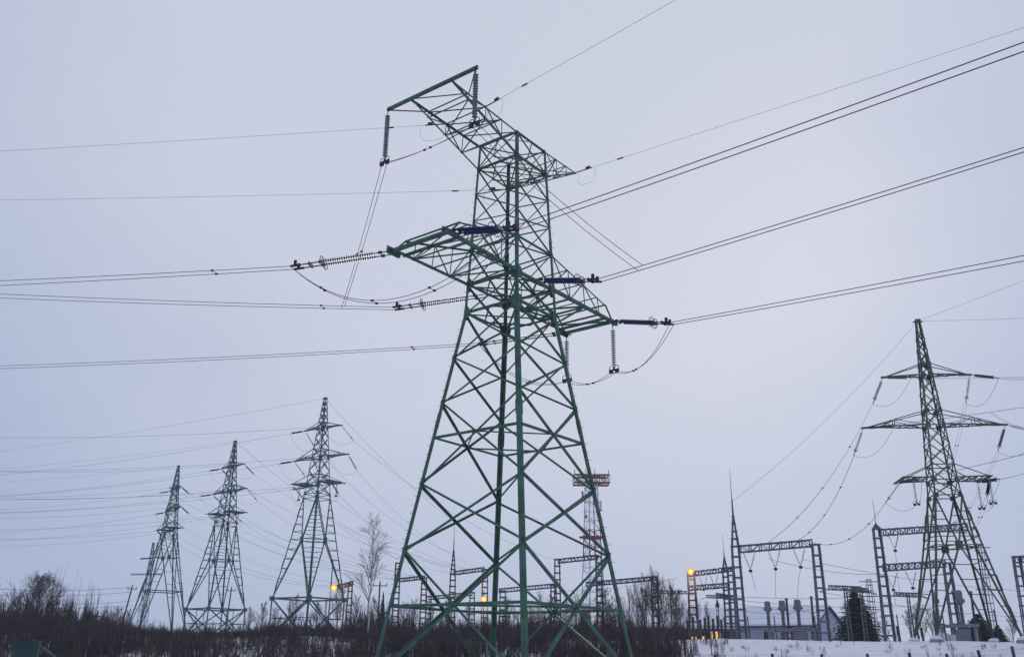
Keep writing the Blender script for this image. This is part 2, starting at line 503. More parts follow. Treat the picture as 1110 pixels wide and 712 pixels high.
def wire_obj(name, pts_list, r, label, cat='power line', mt=None, group=None, spacers=()):
    """one conductor bundle: every strand a part when there are several"""
    if len(pts_list) == 1:
        m = MB(); m.tube(pts_list[0], r, 5); o = m.build(name, mt or WIRE, origin=pts_list[0][0]); return tag(o, label, cat, group)
    root = empty(name, pts_list[0][0], label, cat, group)
    for pts in pts_list:
        m = MB(); m.tube(pts, r, 5); m.build('strand', mt or WIRE, root)
    for t in spacers:
        a, b = [pts[min(len(pts) - 1, int(t * (len(pts) - 1)))] for pts in pts_list]
        m = MB(); m.tube([a, b], .018, 4); m.box(a - Z * .04, .14, .08, .08); m.box(b - Z * .04, .14, .08, .08); m.build('spacer', HARD, root)
    return root
def span_through(A, dr, px, py, length, k):    # a sagging span from A along dr that passes the given sight line
    dr = V(dr); r = ray(px, py); n = V((dr.y, -dr.x, 0))
    t = (A - EYE).dot(n) / r.dot(n); P = EYE + r * t
    se = (P - A).dot(dr); m_ = (P.z - A.z - k * se * se) / se
    N = 60
    return [A + dr * (length * i / N) + Z * (m_ * length * i / N + k * (length * i / N) ** 2) for i in range(N + 1)]
def dirn(base, deg):
    a = base + math.radians(deg); return V((math.cos(a), math.sin(a), 0))
z6 = H['z6']
DL = dirn(math.pi - TA, 25); PL = V((-DL.y, DL.x, 0))
DR = dirn(-TA, -2); PR = V((-DR.y, DR.x, 0))
LEFT = {}; RIGHTW = {}
for nm, A, tgt, mt, words in (('a', tp(-1.95, -7.1, z6), ((0, 304.5), (0, 309.5)), DISC, 'near end of the lower crossarm'),
                              ('b', tp(-hw(z6) - .1, 0, z6), ((0, 318.7), (0, 323)), DISC, 'waist of the tallest tower'),
                              ('c', tp(-1.8, 7.55, z6), ((0, 396.5), (0, 399.5)), DISC, 'far end of the lower crossarm')):
    t, e = tension_set(A, DL, PL, 'paired disc insulators pulling left from the ' + words, mt)
    LEFT[nm] = e
    pts = [span_through(e[i], DL, *tgt[1 - i], 260, .0004) for i in (0, 1)]
    wire_obj('conductor_bundle', pts, .017, 'twin wires running to the left from the ' + words, spacers=(.03,))
for nm, A, tgt, words in (('a', tp(1.95, -7.1, z6), ((1110, 46), (1110, 56)), 'near end of the lower crossarm'),
                          ('b', tp(hw(z6) + .1, 0, z6), ((1110, 160), (1110, 165)), 'waist of the tallest tower'),
                          ('c', tp(1.8, 7.6, z6), ((1110, 277), (1110, 283)), 'far end of the lower crossarm')):
    t, e = tension_set(A, DR, PR, 'paired navy insulators pulling right from the ' + words, NAVY, drop=.26, link=.6, Ln=2.35, tail=1.05, n=22, r=.105)
    RIGHTW[nm] = e
    pts = [span_through(e[i], DR, *tgt[i], 120, .0005) for i in (0, 1)]
    wire_obj('conductor_bundle', pts, .021, 'twin wires rising to the right from the ' + words)
# hanging strings and jumpers
pa, ea = pendant(tp(-3.05, -6.98, 27.42), 2.55, 'hanging disc string under the lower left end of the top beam', None, mt=PALE)
pb, eb = pendant(tp(3.05, -6.98, 27.42), 2.55, 'hanging disc string under the raised right end of the top beam', None, mt=PALE)
pc, ec = pendant(tp(1.65, 7.75, z6 - .1), 2.2, 'hanging disc string below the right tip of the lower crossarm', None, mt=PALE)
pd, ed = pendant(tp(-1.65, 7.75, z6 - .1), 2.2, 'hanging disc string partly behind the right leg of the tallest tower', None, mt=PALE)
def pair(fn): return [fn(i) for i in (0, 1)]
wire_obj('jumper_cable', pair(lambda i: sagline(LEFT['a'][i], RIGHTW['a'][1 - i], 2.6)), .016, 'drooping twin jumper under the near crossarm end', spacers=(.2, .42, .7))
def chain(*ps):
    out = []
    for a, b, s in ps: out += sagline(a, b, s, 14)[0 if not out else 1:]
    return out
Lb = [span_through(LEFT['b'][i], DL, *((0, 318.7), (0, 323))[1 - i], 260, .0004) for i in (0, 1)]
Rb = [span_through(RIGHTW['b'][i], DR, *((1110, 160), (1110, 165))[i], 120, .0005) for i in (0, 1)]
def near(pts, px):
    best = min(pts, key=lambda p: abs(proj(p)[0] - px)); return best
def proj(p):
    d = V(p) - EYE; return CX + FPX * d.dot(RIGHT) / d.dot(F0), CY - FPX * d.dot(UP) / d.dot(F0)
def dense(pts, k=12): return [pts[i].lerp(pts[i + 1], j / k) for i in range(min(6, len(pts) - 1)) for j in range(k)]
wire_obj('jumper_cable', pair(lambda i: chain((near(dense(Lb[i]), (371, 375)[i]), ea + u * (-.2 + .4 * i), .25), (ea + u * (-.2 + .4 * i), eb + u * (-.2 + .4 * i), .22),
                                             (eb + u * (-.2 + .4 * i), near(dense(Rb[1 - i]), (693, 697)[i]), .35))), .015, 'twin jumper carried over the waist by the top beam strings', spacers=(.15, .5))
wire_obj('jumper_cable', pair(lambda i: chain((LEFT['c'][i], ed + u * (-.2 + .4 * i), 1.1), (ed + u * (-.2 + .4 * i), ec + u * (-.2 + .4 * i), .45), (ec + u * (-.2 + .4 * i), RIGHTW['c'][1 - i], 1.0))),
         .016, 'twin jumper looping below the right crossarm tip', spacers=(.2, .5, .8))
# earth wires of the main tower
def earth_wire(A, dr, px, py, length, label, k=.0002):
    pts = span_through(V(A), dr, px, py, length, k)
    root = empty('earth_wire', A, label, 'wire')
    m = MB(); m.tube(pts, .009, 5); m.build('strand', EWIRE, root)
    d = (pts[1] - pts[0]).normalized()
    m = MB(); m.tube([V(A), V(A) + d * 1.2], .035, 5); m.box(V(A) + d * .9, .3, .06, .16, math.atan2(d.y, d.x)); m.tube([V(A) + d * 3, V(A) + d * 3.4], .045, 5); m.build('dead_end_clamp', HARD, root)
    c0 = V(A) + d * .85 - Z * .5; loop = [c0 + d * (.75 * math.sin(t_ * .28)) * (1 + .2 * math.cos(t_ * .5)) + Z * (.5 * math.cos(t_ * .28)) for t_ in range(2, 19)] + [V(A) + d * .1 - Z * .1]
    m = MB(); m.tube(loop, .008, 4); m.build('tail_loop', EWIRE, root)
top2 = lambda s, k: node(k, 'z11').lerp(tp(s * 1.432, -6.98, 27.42), .5)
earth_wire(top2(-1, 'L'), dirn(math.pi - TA, 27), 0, 164, 220, 'upper thin earth wire leaving left below the top beam')
earth_wire(node('B', 'z10'), dirn(math.pi - TA, 27), 0, 217, 220, 'lower thin earth wire leaving left from behind the upper body')
earth_wire(top2(1, 'F'), dirn(-TA, -13), 733, 0, 110, 'steepest thin earth wire climbing right from the top crossarm')
earth_wire(TIP, DR, 1110, 30, 110, 'long thin earth wire rising right from the small far arm tip')

# ------------------------------------------------------------------ double circuit lattice towers
def lattice_tower(name, C, phi, label, zl, base_s, kink_s, mt, stand=0, belts=None, stand_kind='frame', scale=1.0, group=None, w=.15):
    """C: middle of the base, zl: dict of heights above it (kink, belt, arms [(bottom, top, reach)], top)"""
    root = empty(name, C, label, 'pylon', group)
    a = V((math.cos(phi), math.sin(phi), 0)); b = V((-math.sin(phi), math.cos(phi), 0)); C = V(C)
    hb, hk, zk, zt = base_s / 2, kink_s / 2, zl['kink'], zl['top']
    def half(z):
        if z < zk: return hb + (hk - hb) * z / zk
        return hk + (.22 - hk) * (z - zk) / (zt - zk)
    def nd(sx, sy, z): h = half(z); return C + a * (sx * h) + b * (sy * h) + Z * z
    CR = [(-1, -1), (1, -1), (1, 1), (-1, 1)]
    for sx, sy in CR:
        m = MB()
        m.angle(nd(sx, sy, 0), nd(sx, sy, zk), w, -a * sx, -b * sy); m.angle(nd(sx, sy, zk), nd(sx, sy, zt), w * .75, -a * sx, -b * sy)
        for z in zl['plates']:
            h = .24; p = nd(sx, sy, z)
            m.beam(p - a * sx * .18 + b * sy * .02 - Z * h, p - a * sx * .18 + b * sy * .02 + Z * h, .03, .36, up=a)
            m.beam(p - b * sy * .18 + a * sx * .02 - Z * h, p - b * sy * .18 + a * sx * .02 + Z * h, .03, .36, up=b)
        m.build('leg', mt, root)
    zb = zl['belt']
    for i in range(4):
        p, q = CR[i], CR[(i + 1) % 4]
        nrm = a * ((p[0] + q[0]) / 2) + b * ((p[1] + q[1]) / 2)
        m = MB()
        M_ = (nd(*p, zb) + nd(*q, zb)) / 2
        for c in (p, q):
            m.beam(nd(*c, zk), M_, w * .7); m.beam(M_, nd(*c, 0), w * .75)
            m.beam(M_, nd(*c, zb), w * .45)
            for lo, hi, n in ((0, zb, 6), (zb, zk, 6)):
                prev = None
                for j in range(1, n):
                    z = lo + (hi - lo) * j / n
                    inner = (nd(*c, 0).lerp(M_, j / n) if lo == 0 else M_.lerp(nd(*c, zk), j / n)); outer = nd(*c, z)
                    m.beam(outer, inner, w * .42)
                    if prev: m.beam(prev, inner if j % 2 else outer, w * .42)
                    prev = outer if j % 2 else inner
        m.box(M_ - Z * .35 + nrm * .03, .7 if abs(nrm.dot(a)) < .5 else .04, .04 if abs(nrm.dot(a)) < .5 else .7, .7, phi)
        zs = zl['body']
        for lo, hi in zip(zs[:-1], zs[1:]):
            m.beam(nd(*p, lo), nd(*q, hi), w * .46); m.beam(nd(*q, lo) - nrm * .04, nd(*p, hi) - nrm * .04, w * .46)
        for z in zl['rings']: m.beam(nd(*p, z), nd(*q, z), w * (.95 if z < zb else .5))
        m.build('face_bracing', mt, root)
    m = MB()
    mids = [(nd(*CR[i], zb) + nd(*CR[(i + 1) % 4], zb)) / 2 for i in range(4)]
    for i in range(4): m.beam(mids[i], mids[(i + 1) % 4], w * .5)
    m.build('belt', mt, root)
    tips = []
    for (z0, z1, reach, box) in zl['arms']:
        row = []
        for s in (-1, 1):
            m = MB()
            E = [C + a * (s * reach) + b * (t * box) + Z * z0 for t in (-1, 1)]
            for t, e in zip((-1, 1), E):
                A0 = nd(s, t, z0); T0 = nd(s, t, z1)
                m.angle(A0, e, w * .7, -b * t, Z); m.beam(T0, e if box else A0.lerp(e, .97), w * .42)
                if reach > 4.5:
                    P0, P1 = T0.lerp(e, .5), A0.lerp(e, .5)
                    m.beam(P0, P1, w * .35); m.beam(P0, A0, w * .3); m.beam(A0.lerp(e, .75), P0, w * .3)
            n = 5
            for j in range(1, n):
                m.beam(nd(s, -1, z0).lerp(E[0], j / n), nd(s, 1, z0).lerp(E[1], j / n), w * .42)
            for j in range(n):
                k0, k1 = (0, 1) if j % 2 else (1, 0)
                m.beam(nd(s, (-1, 1)[k0], z0).lerp(E[k0], j / n), nd(s, (-1, 1)[k1], z0).lerp(E[k1], (j + 1) / n), w * .42)
            if box: m.beam(E[0] - b * .25, E[1] + b * .25, .30, .12)
            else: m.beam(E[0] - a * (s * 1.0), E[0] + a * (s * .2), .42, .10)
            m.build('crossarm', mt, root)
            row.append((E[0], E[1]))
        tips.append(row)
    m = MB(); m.box(C + Z * (zt - .15), .5, .5, .3, phi); m.beam(C + Z * (zt - .1) - a * .5, C + Z * (zt - .1) + a * .5, .1); m.build('peak_cap', mt, root)
    if stand:
        m = MB(); g = stand
        for i in range(4):
            p, q = CR[i], CR[(i + 1) % 4]
            A, B = nd(*p, 0), nd(*q, 0); A1, B1 = A - Z * g, B - Z * g
            m.beam(A, A1, w * .9); m.beam(A, B, w * 1.15); m.beam(A, B1, w * .9); m.beam(B, A1, w * .9); m.beam((A + A1) / 2, (B + B1) / 2, w * .55)
            m.beam((A + B) / 2, (A + B) / 2 - Z * (g * .5), w * .5)
            m.box(A - Z * .3, .55, .55, .6, phi)
        m.build('stand', mt, root)
    return root, tips, C + Z * zt, a, b
def std(h=1.0):
    return dict(kink=15.6, belt=8.65, top=31.1, plates=[15.7, 17.3, 21.4, 26.2], rings=[14.9, 15.6, 17.3, 18.6, 21.4, 22.7, 26.2, 27.1],
                body=[15.6, 17.3, 19.3, 21.4, 23, 24.6, 26.2, 27.4, 28.6, 29.7, 30.6], arms=[(17.3, 18.5, 3.95, 1.65), (21.4, 22.75, 5.75, 0), (26.2, 27.1, 3.9, 0)])
GRP = None
def tower_at(X, Y, relbase, phi, label, zl, bs, ks, mt, stand, **k):
    return lattice_tower('transmission_tower', V((X, Y, relbase + 1.7)), math.radians(phi), label, zl, bs, ks, mt, stand=stand, **k)
zr = dict(kink=13.1, belt=8.3, top=31.35, plates=[13.1, 14.6, 20.1, 21.6, 25.3, 26.5], rings=[13.1, 14.6, 16.1, 20.1, 21.6, 25.3, 26.5],
          body=[13.1, 14.6, 16.4, 18.2, 20.1, 21.7, 23.4, 25.3, 26.5, 28, 29.2, 30.3], arms=[(14.75, 16.1, 3.95, 1.6), (20.1, 21.6, 6.75, 0), (25.35, 26.55, 4.2, 0)])
R_, Rt, Rtop, Ra, Rb_ = tower_at(42.31, 88, 2.03, -8.5, 'olive green lattice tower on the right standing on snow capped plinths', zr, 7.3, 2.5, OLIVE, 0, w=.18)
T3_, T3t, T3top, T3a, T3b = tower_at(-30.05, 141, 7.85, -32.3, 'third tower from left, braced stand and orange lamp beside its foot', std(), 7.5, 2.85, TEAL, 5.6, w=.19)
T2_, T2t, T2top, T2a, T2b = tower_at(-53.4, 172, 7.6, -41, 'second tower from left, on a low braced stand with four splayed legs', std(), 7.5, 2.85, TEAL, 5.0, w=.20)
z1 = dict(kink=20.6, belt=15.8, top=35.7, plates=[20.6, 22.2, 26.2, 30.6], rings=[8.8, 19.9, 20.6, 22.2, 23.2, 26.2, 27.3, 30.6, 31.6],
          body=[20.6, 22.2, 24.2, 26.2, 27.6, 29.1, 30.6, 31.8, 33, 34.2, 35.2], arms=[(21.9, 23.1, 3.95, 1.65), (26.1, 27.4, 5.75, 0), (30.6, 31.6, 3.9, 0)])
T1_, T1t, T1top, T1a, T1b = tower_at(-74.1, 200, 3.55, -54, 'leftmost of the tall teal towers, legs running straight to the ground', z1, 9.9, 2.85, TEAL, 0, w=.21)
# plinths under the right tower
for i, (sx, sy) in enumerate(((-1, -1), (1, -1), (1, 1), (-1, 1))):
    p = V((42.31, 88, 0)) + Ra * (3.65 * sx) + Rb_ * (3.65 * sy); p.z = 2.03 + 1.7
    m = MB()
    r0 = [p + Ra * (c * .7) + Rb_ * (d * .7) - Z * .8 for c, d in ((-1, -1), (1, -1), (1, 1), (-1, 1))]
    m.quadbox(r0, [p + Ra * (c * .42) + Rb_ * (d * .42) - Z * .12 for c, d in ((-1, -1), (1, -1), (1, 1), (-1, 1))])
    o = m.build('tower_plinth', CONC, origin=p - Z * .8)
    tag(o, ('near left', 'near right', 'far right', 'far left')[i] + ' concrete plinth under a foot of the olive tower', 'plinth', 'concrete plinths of the olive tower')
    c = MB(); c.lathe(p - Z * .14, Z, [(.55, 0), (.52, .12), (.36, .26), (.15, .34), (.02, .36)], 10); c.build('snow_cap', SNOWR, o, smooth_=True)

def edge_span(A, px, py, drop, more=.6, sag=2.0):      # span from A to the point on a sight line at height A.z - drop, carried on beyond it
    r = ray(px, py); t = (A.z - drop - EYE.z) / r.z
    P = EYE + r * t
    B = A + (P - A) * (1 + more); B.z = P.z - drop * more
    s = sag; f = 1 / (1 + more)
    lift = 4 * s * f * (1 - f)
    pts = sagline(A, B, s, 40)
    return [p + Z * (lift * min(1, (i / 40) / f)) for i, p in enumerate(pts)]
def far_string(A, B, label, Ln=2.0, mt=NAVY, r=.15, group=None):
    d = (V(B) - V(A)).normalized()
    root = empty('tension_insulator', A, label, 'insulator', group)
    m = MB(); discs(m, V(A) + d * .5, V(A) + d * (.5 + Ln), r, 14, 8); m.build('disc_stack', mt, root)
    m = MB(); m.tube([V(A), V(A) + d * .5], .03, 4); m.build('link', HARD, root); m = MB(); m.tube([V(A) + d * (.5 + Ln), V(A) + d * (1.1 + Ln)], .04, 4); m.ring(V(A) + d * (.55 + Ln), d, .2, .025, 10, 4); m.beam(V(A) + d * (.55 + Ln) - Z * .2, V(A) + d * (.55 + Ln) + Z * .2, .025); m.build('end_fitting', HARD, root)
    return V(A) + d * (1.1 + Ln)
def wire(A, B, sag, r, label, cat='power line', group=None, n=30, mt=None, twin=0):
    if twin:
        d = V(B) - V(A); pz = V((-d.y, d.x, 0)).normalized() * twin / 2
        return wire_obj('conductor_bundle', [sagline(V(A) + pz, V(B) + pz, sag, n), sagline(V(A) - pz, V(B) - pz, sag, n)], r, label, cat, mt, group, spacers=(.25, .5, .75))
    return wire_obj('conductor', [sagline(A, B, sag, n)], r, label, cat, mt, group)

# left row: wires leaving to the left edge, and slack spans to the yard on the right
ARM = ('bottom', 'middle', 'top'); SIDE = ('left', 'right')
GANT = {}
def left_row(nm, tips, top, ys, yard, word):
    p = edge_span(top, 0, ys['e'], 1.0, sag=1.0)
    wire_obj('earth_wire', [p], .016, 'earth wire running left from the peak of the ' + word, 'wire', EWIRE)
    for ai in range(3):
        for si in range(2):
            A = tips[ai][si][1 if si == 0 else 1]
            y = ys[ai][si]
            q = edge_span(A, 0, y, 1.5, sag=1.5)
            st = far_string(A, q[3], 'dark string pulling left from the %s %s arm of the %s' % (ARM[ai], SIDE[si], word))
            q = edge_span(st, 0, y, 1.5, sag=1.5)
            wire_obj('conductor', [q], .019, 'wire running left from the %s %s arm of the %s' % (ARM[ai], SIDE[si], word))
            # yard side
            A2 = tips[ai][si][0]; B = yard[ai][si]
            sB = A2.lerp(B, .05) - Z * 1.0
            st2 = far_string(A2, sB, 'dark string slanting down right from the %s %s arm of the %s' % (ARM[ai], SIDE[si], word))
            wire(st2, B, 2.2, .017, 'slack wire falling right from the %s %s arm of the %s' % (ARM[ai], SIDE[si], word))
            wire_obj('jumper_cable', [sagline(st, st2, 1.6, 16)], .015, 'jumper loop under the %s %s arm of the %s' % (ARM[ai], SIDE[si], word), group='jumper loops of the left tower row')
    for j, s in enumerate((-1, 1)):
        p0 = (tips[0][j][0] + tips[0][j][1]) / 2
        pendant(p0, 1.7, 'hanging string below the %s end of the bottom arm of the %s' % (SIDE[j], word), 'jumper strings of the left tower row', mt=DISC, n=12, rod=.2)

# ------------------------------------------------------------------ switchyard gantries
def lattice_post(m, p, top, w0, w1, n, th=.09, lean=V((0, 0, 0)), rz=0.0, diag=True, dep=1.0):
    p, top = V(p), V(top)
    a = V((math.cos(rz), math.sin(rz), 0)); b = V((-math.sin(rz), math.cos(rz), 0))
    cs = [(-1, -1), (1, -1), (1, 1), (-1, 1)]
    def nd(c, t): return p.lerp(top, t) + (a * c[0] + b * (c[1] * dep)) * ((w0 + (w1 - w0) * t) / 2)
    for c in cs: m.angle(nd(c, 0), nd(c, 1), th, -a * c[0], -b * c[1], th * .3)
    for i in range(n + 1):
        t = i / n
        for k in range(4):
            m.beam(nd(cs[k], t), nd(cs[(k + 1) % 4], t), th * .5, th * 1.1 if not diag else th * .5)
            if diag and i < n:
                c0, c1 = (cs[k], cs[(k + 1) % 4]) if (i + k) % 2 else (cs[(k + 1) % 4], cs[k])
                m.beam(nd(c0, t), nd(c1, (i + 1) / n), th * .45)
def lattice_beam(m, p, q, w, h, n, th=.08):
    p, q = V(p), V(q); d = (q - p).normalized(); s = V((-d.y, d.x, 0)).normalized()
    def nd(a, b, t): return p.lerp(q, t) + s * (a * w / 2) + Z * (b * h / 2)
    for a, b in ((-1, -1), (1, -1), (1, 1), (-1, 1)): m.angle(nd(a, b, 0), nd(a, b, 1), th, -s * a, -Z * b, th * .3)
    for i in range(n + 1):
        t = i / n
        for a in (-1, 1): m.beam(nd(a, -1, t), nd(a, 1, t), th * .7)
        for b in (-1, 1): m.beam(nd(-1, b, t), nd(1, b, t), th * .5)
        if i < n:
            for a in (-1, 1):
                m.beam(nd(a, -1 if i % 2 else 1, t), nd(a, 1 if i % 2 else -1, (i + 1) / n), th * .45)
def vstring(p, label, half=.75, drop=1.6, group='V strings under the yard gantries', dirv=V((1, 0, 0))):
    root = empty('insulator_vee', p, label, 'insulator', group)
    e = V(p) - Z * drop
    for s in (-1, 1):
        m = MB(); a_ = V(p) + dirv * (s * half); discs(m, a_.lerp(e, .12), a_.lerp(e, .9), .11, 10, 7); m.tube([a_, e], .02, 4); m.build('disc_stack', NAVY, root)
    m = MB(); m.box(e - Z * .25, .3, .2, .25); m.build('clamp', HARD, root)
    return e - Z * .2
def gantry(label, Y0, posts, beams, w=.95, mt=None, rods=(), h=.75, base_py=692, ladder=True, Y1=None, group='lattice gantries in the switchyard', th=.10):
    """posts: [(px_top, py_top, Y)], beams: [((px,py,Y),(px,py,Y))], rods: [(post index, py_mast_top, py_rod_top, px)]"""
    mt = mt or GALV
    p0 = at(posts[0][0], posts[0][1], posts[0][2]); g0 = V((p0.x, p0.y, gz(p0.x, p0.y) - .2))
    root = empty('gantry', g0, label, 'gantry', group)
    for px, py, Y in posts:
        t = at(px, py, Y); g = V((t.x, t.y, gz(t.x, t.y) - .2))
        m = MB(); lattice_post(m, g, t, w * 1.15, w * .85, max(5, int((t.z - g.z) / 1.0)), th=th * 1.45, diag=not ladder, dep=.5); m.build('post', mt, root)
    for A, B in beams:
        a_, b_ = at(*A), at(*B)
        m = MB(); lattice_beam(m, a_, b_, h, h, max(5, int((b_ - a_).length / .95)), th=th * 1.35); m.build('beam', mt, root)
    for i, pm, pr_, px in rods:
        t = at(posts[i][0], posts[i][1], posts[i][2]); a_ = at(px, pm, posts[i][2]); b_ = at(px - 2, pr_, posts[i][2])
        a_ = V((t.x, t.y, a_.z)); b_ = V((t.x, t.y, b_.z))
        m = MB(); lattice_post(m, t, t.lerp(a_, .62), w * .82, w * .22, max(4, int((a_.z - t.z) * .8)), th=th * 1.4, diag=False, dep=.6)
        m.tube([t.lerp(a_, .62), a_], .11, 6, .06); m.tube([a_, b_], .04, 5, .02); m.build('lightning_rod', mt, root)
    return root
gantry('big pale gantry by the snowy roof with a tall lightning spire', 92, [(797, 592, 92), (884, 590, 92)], [((802, 595, 92), (879, 588.5, 92))], rods=[(0, 540, 508, 791)], w=.95)
gantry('tall gantry just left of the olive tower with two beams', 100, [(950, 573, 100), (1026, 610, 104)], [((955, 577, 100), (1046, 571, 104)), ((960, 615, 100), (1022, 611, 104))], rods=[(0, 566, 541, 943)], w=1.0)
gantry('gantry cut by the right edge of the photo', 104, [(1101.5, 603, 104), (1140, 600, 108)], [((1104, 606, 104), (1140, 603, 108))], w=1.0)
gantry('dark gantry with the orange lamp on its left post', 140, [(749, 620, 140), (792, 616, 143)], [((749, 622, 140), (793, 616.5, 143)), ((749, 637, 140), (789, 634, 143))], w=1.3, mt=GALVD, th=.13)
gantry('thin spire gantry post behind the pale spire gantry', 150, [(786, 618, 150)], [((777, 645, 150), (796, 648, 150))], rods=[(0, 597, 578, 784)], w=1.1, mt=GALVD, th=.13)
gantry('portal gantry in front of the red and white mast', 150, [(604, 606, 150), (649, 603, 150)], [((605, 608, 150), (648, 603.5, 150))], w=1.1, mt=GALVD, th=.13)
gantry('spired portal gantry between left and back legs of the tallest tower', 165, [(491, 622, 165), (526, 617, 165)], [((492, 621, 165), (525, 616.5, 165))], rods=[(0, 582, 562, 492.5)], w=1.2, mt=GALVD, th=.14)
gantry('small portal gantry just inside the left tower leg', 175, [(431.5, 610, 175), (460, 626, 175)], [((433, 628.5, 175), (460, 625.5, 175))], w=1.2, mt=GALVD, th=.14)
gantry('low busbar gantry left of the centre lamp', 185, [(465, 646, 185), (512, 642, 185)], [((465, 648, 185), (512, 643, 185))], w=1.2, mt=GALVD, th=.14)
gantry('long low busbar gantry crossing behind the tall leg', 160, [(545, 640, 160), (600, 634, 160)], [((541, 640, 160), (600, 634.5, 160))], w=1.2, mt=GALVD, th=.13)
gantry('long beam gantry above the saplings right of the tower', 150, [(650, 632, 154), (709, 625, 150)], [((636, 633, 154), (711, 626.5, 150))], w=1.2, mt=GALVD, th=.13)
gantry('gantry arm reaching right from the left orange lamp', 150, [(380, 633, 150)], [((363, 637, 150), (382, 632, 150))], w=.9, mt=GALVD, th=.13)
def tee(label, px, py, Y, half, group='T shaped bus supports'):
    t = at(px, py, Y); g = V((t.x, t.y, gz(t.x, t.y) - .2))
    root = empty('bus_support', g, label, 'bus support', group)
    m = MB(); lattice_post(m, g, t, .45, .34, 7, th=.09, diag=False, dep=.5); m.build('post', GALVD if Y > 130 else GALV, root)
    m = MB(); lattice_beam(m, t - V((half, .3, -.1)), t + V((half, .3, .05)), .5, .5, 8, th=.1); m.build('beam', GALVD if Y > 130 else GALV, root)
    for s in (-1, 1):
        m = MB(); a_ = t + V((half * s, .3 * s, 0)); discs(m, a_, a_ + V((1.1 * s, .1, -.35)), .13, 8, 7); m.build('insulator_string', BROWNI, root)
    return t
tee('T shaped support right of the blue grey gable', 916, 638, 100, 1.7)
tee('T shaped support standing in front of the dark spruce', 933, 640, 104, .8)
tee('T shaped support behind the left legs of the olive tower', 984, 645, 112, 1.6)
tee('T shaped support among saplings left of the lamp gantry', 728, 642, 150, 2.4)
tee('T shaped support right of the lamp gantry, before the small pine', 777, 647, 158, 1.7)
# V strings, droppers and yard bus wires
for (px, py, Y, lab, to) in ((812, 596, 92, 'leftmost V string on the big pale gantry', (819, 640)), (839, 594, 92, 'middle V string on the big pale gantry', (841, 648)), (866, 592, 92, 'rightmost V string on the big pale gantry', (864, 650)),
                     (968, 576, 100, 'V string on the upper beam left of the olive tower', (975, 640)), (966, 618, 100, 'left V string on the lower beam beside the olive tower', (971, 655)), (987, 616, 100, 'right V string on the lower beam beside the olive tower', (991, 650)),
                     (762, 622, 140, 'left V string on the lamp gantry', (762, 640)), (774, 620, 140, 'right V string on the lamp gantry', (775, 640))):
    e = vstring(at(px, py + 2, Y), lab, drop=1.7 if Y < 120 else 1.9, half=.6)
    q = at(*to, Y)
    wire_obj('dropper_wire', [sagline(e, q, -.25, 10)], .018 if Y < 120 else .025, 'vertical dropper under the ' + lab, 'wire')
for i, (a_, b_) in enumerate((((797, 646, 96), (1010, 640, 112)), ((800, 650, 98), (1010, 655, 112)), ((797, 654, 100), (960, 662, 112)), ((884, 640, 93), (1110, 668, 120)), ((870, 606, 93), (1110, 640, 120)),
                              ((832, 605, 93), (960, 622, 100)), ((735, 626, 140), (600, 640, 160)), ((690, 648, 150), (792, 655, 150)), ((600, 652, 160), (470, 655, 185)), ((800, 660, 110), (880, 660, 110)))):
    wire(at(*a_), at(*b_), .5, .02, ('bus wire from the big gantry to the olive tower, upper', 'bus wire from the big gantry to the olive tower, middle', 'bus wire from the big gantry toward the spruce, lowest', 'bus wire running low to the right edge',
        'bus wire running high behind the olive tower', 'bus wire between the big gantry and the tall gantry', 'bus wire left of the lamp gantry', 'bus wire low through the saplings', 'bus wire behind the tallest tower leg', 'bus wire just above the snowy roof')[i], 'wire')

# left row wires need the yard points
yg = lambda px, py, Y: at(px, py, Y)
yd3 = [[yg(492, 621, 165), yg(505, 620, 165)], [yg(515, 618, 165), yg(525, 617, 165)], [yg(492, 600, 165), yg(604, 607, 150)]]
yd2 = [[yg(433, 628, 175), yg(440, 628, 175)], [yg(450, 627, 175), yg(459, 626, 175)], [yg(492, 615, 165), yg(510, 618, 165)]]
yd1 = [[yg(362, 637, 150), yg(370, 636, 150)], [yg(378, 634, 150), yg(433, 628, 175)], [yg(440, 628, 175), yg(460, 626, 175)]]
left_row('t3', T3t, T3top, {'e': 489, 0: (556, 541), 1: (538, 510.5), 2: (514.6, 474)}, yd3, 'third tower from left')
left_row('t2', T2t, T2top, {'e': 508, 0: (586, 574), 1: (555, 541), 2: (537, 511)}, yd2, 'second tower from left')
left_row('t1', T1t, T1top, {'e': 522, 0: (592, 584), 1: (577, 561), 2: (552, 539)}, yd1, 'leftmost teal tower')
wire(T3top, at(492.5, 566, 165), 1.0, .022, 'earth wire from the third tower peak down to the spire', 'wire', mt=EWIRE)
wire(T2top, at(431, 606, 175), 1.0, .022, 'earth wire from the second tower peak down to the yard', 'wire', mt=EWIRE)

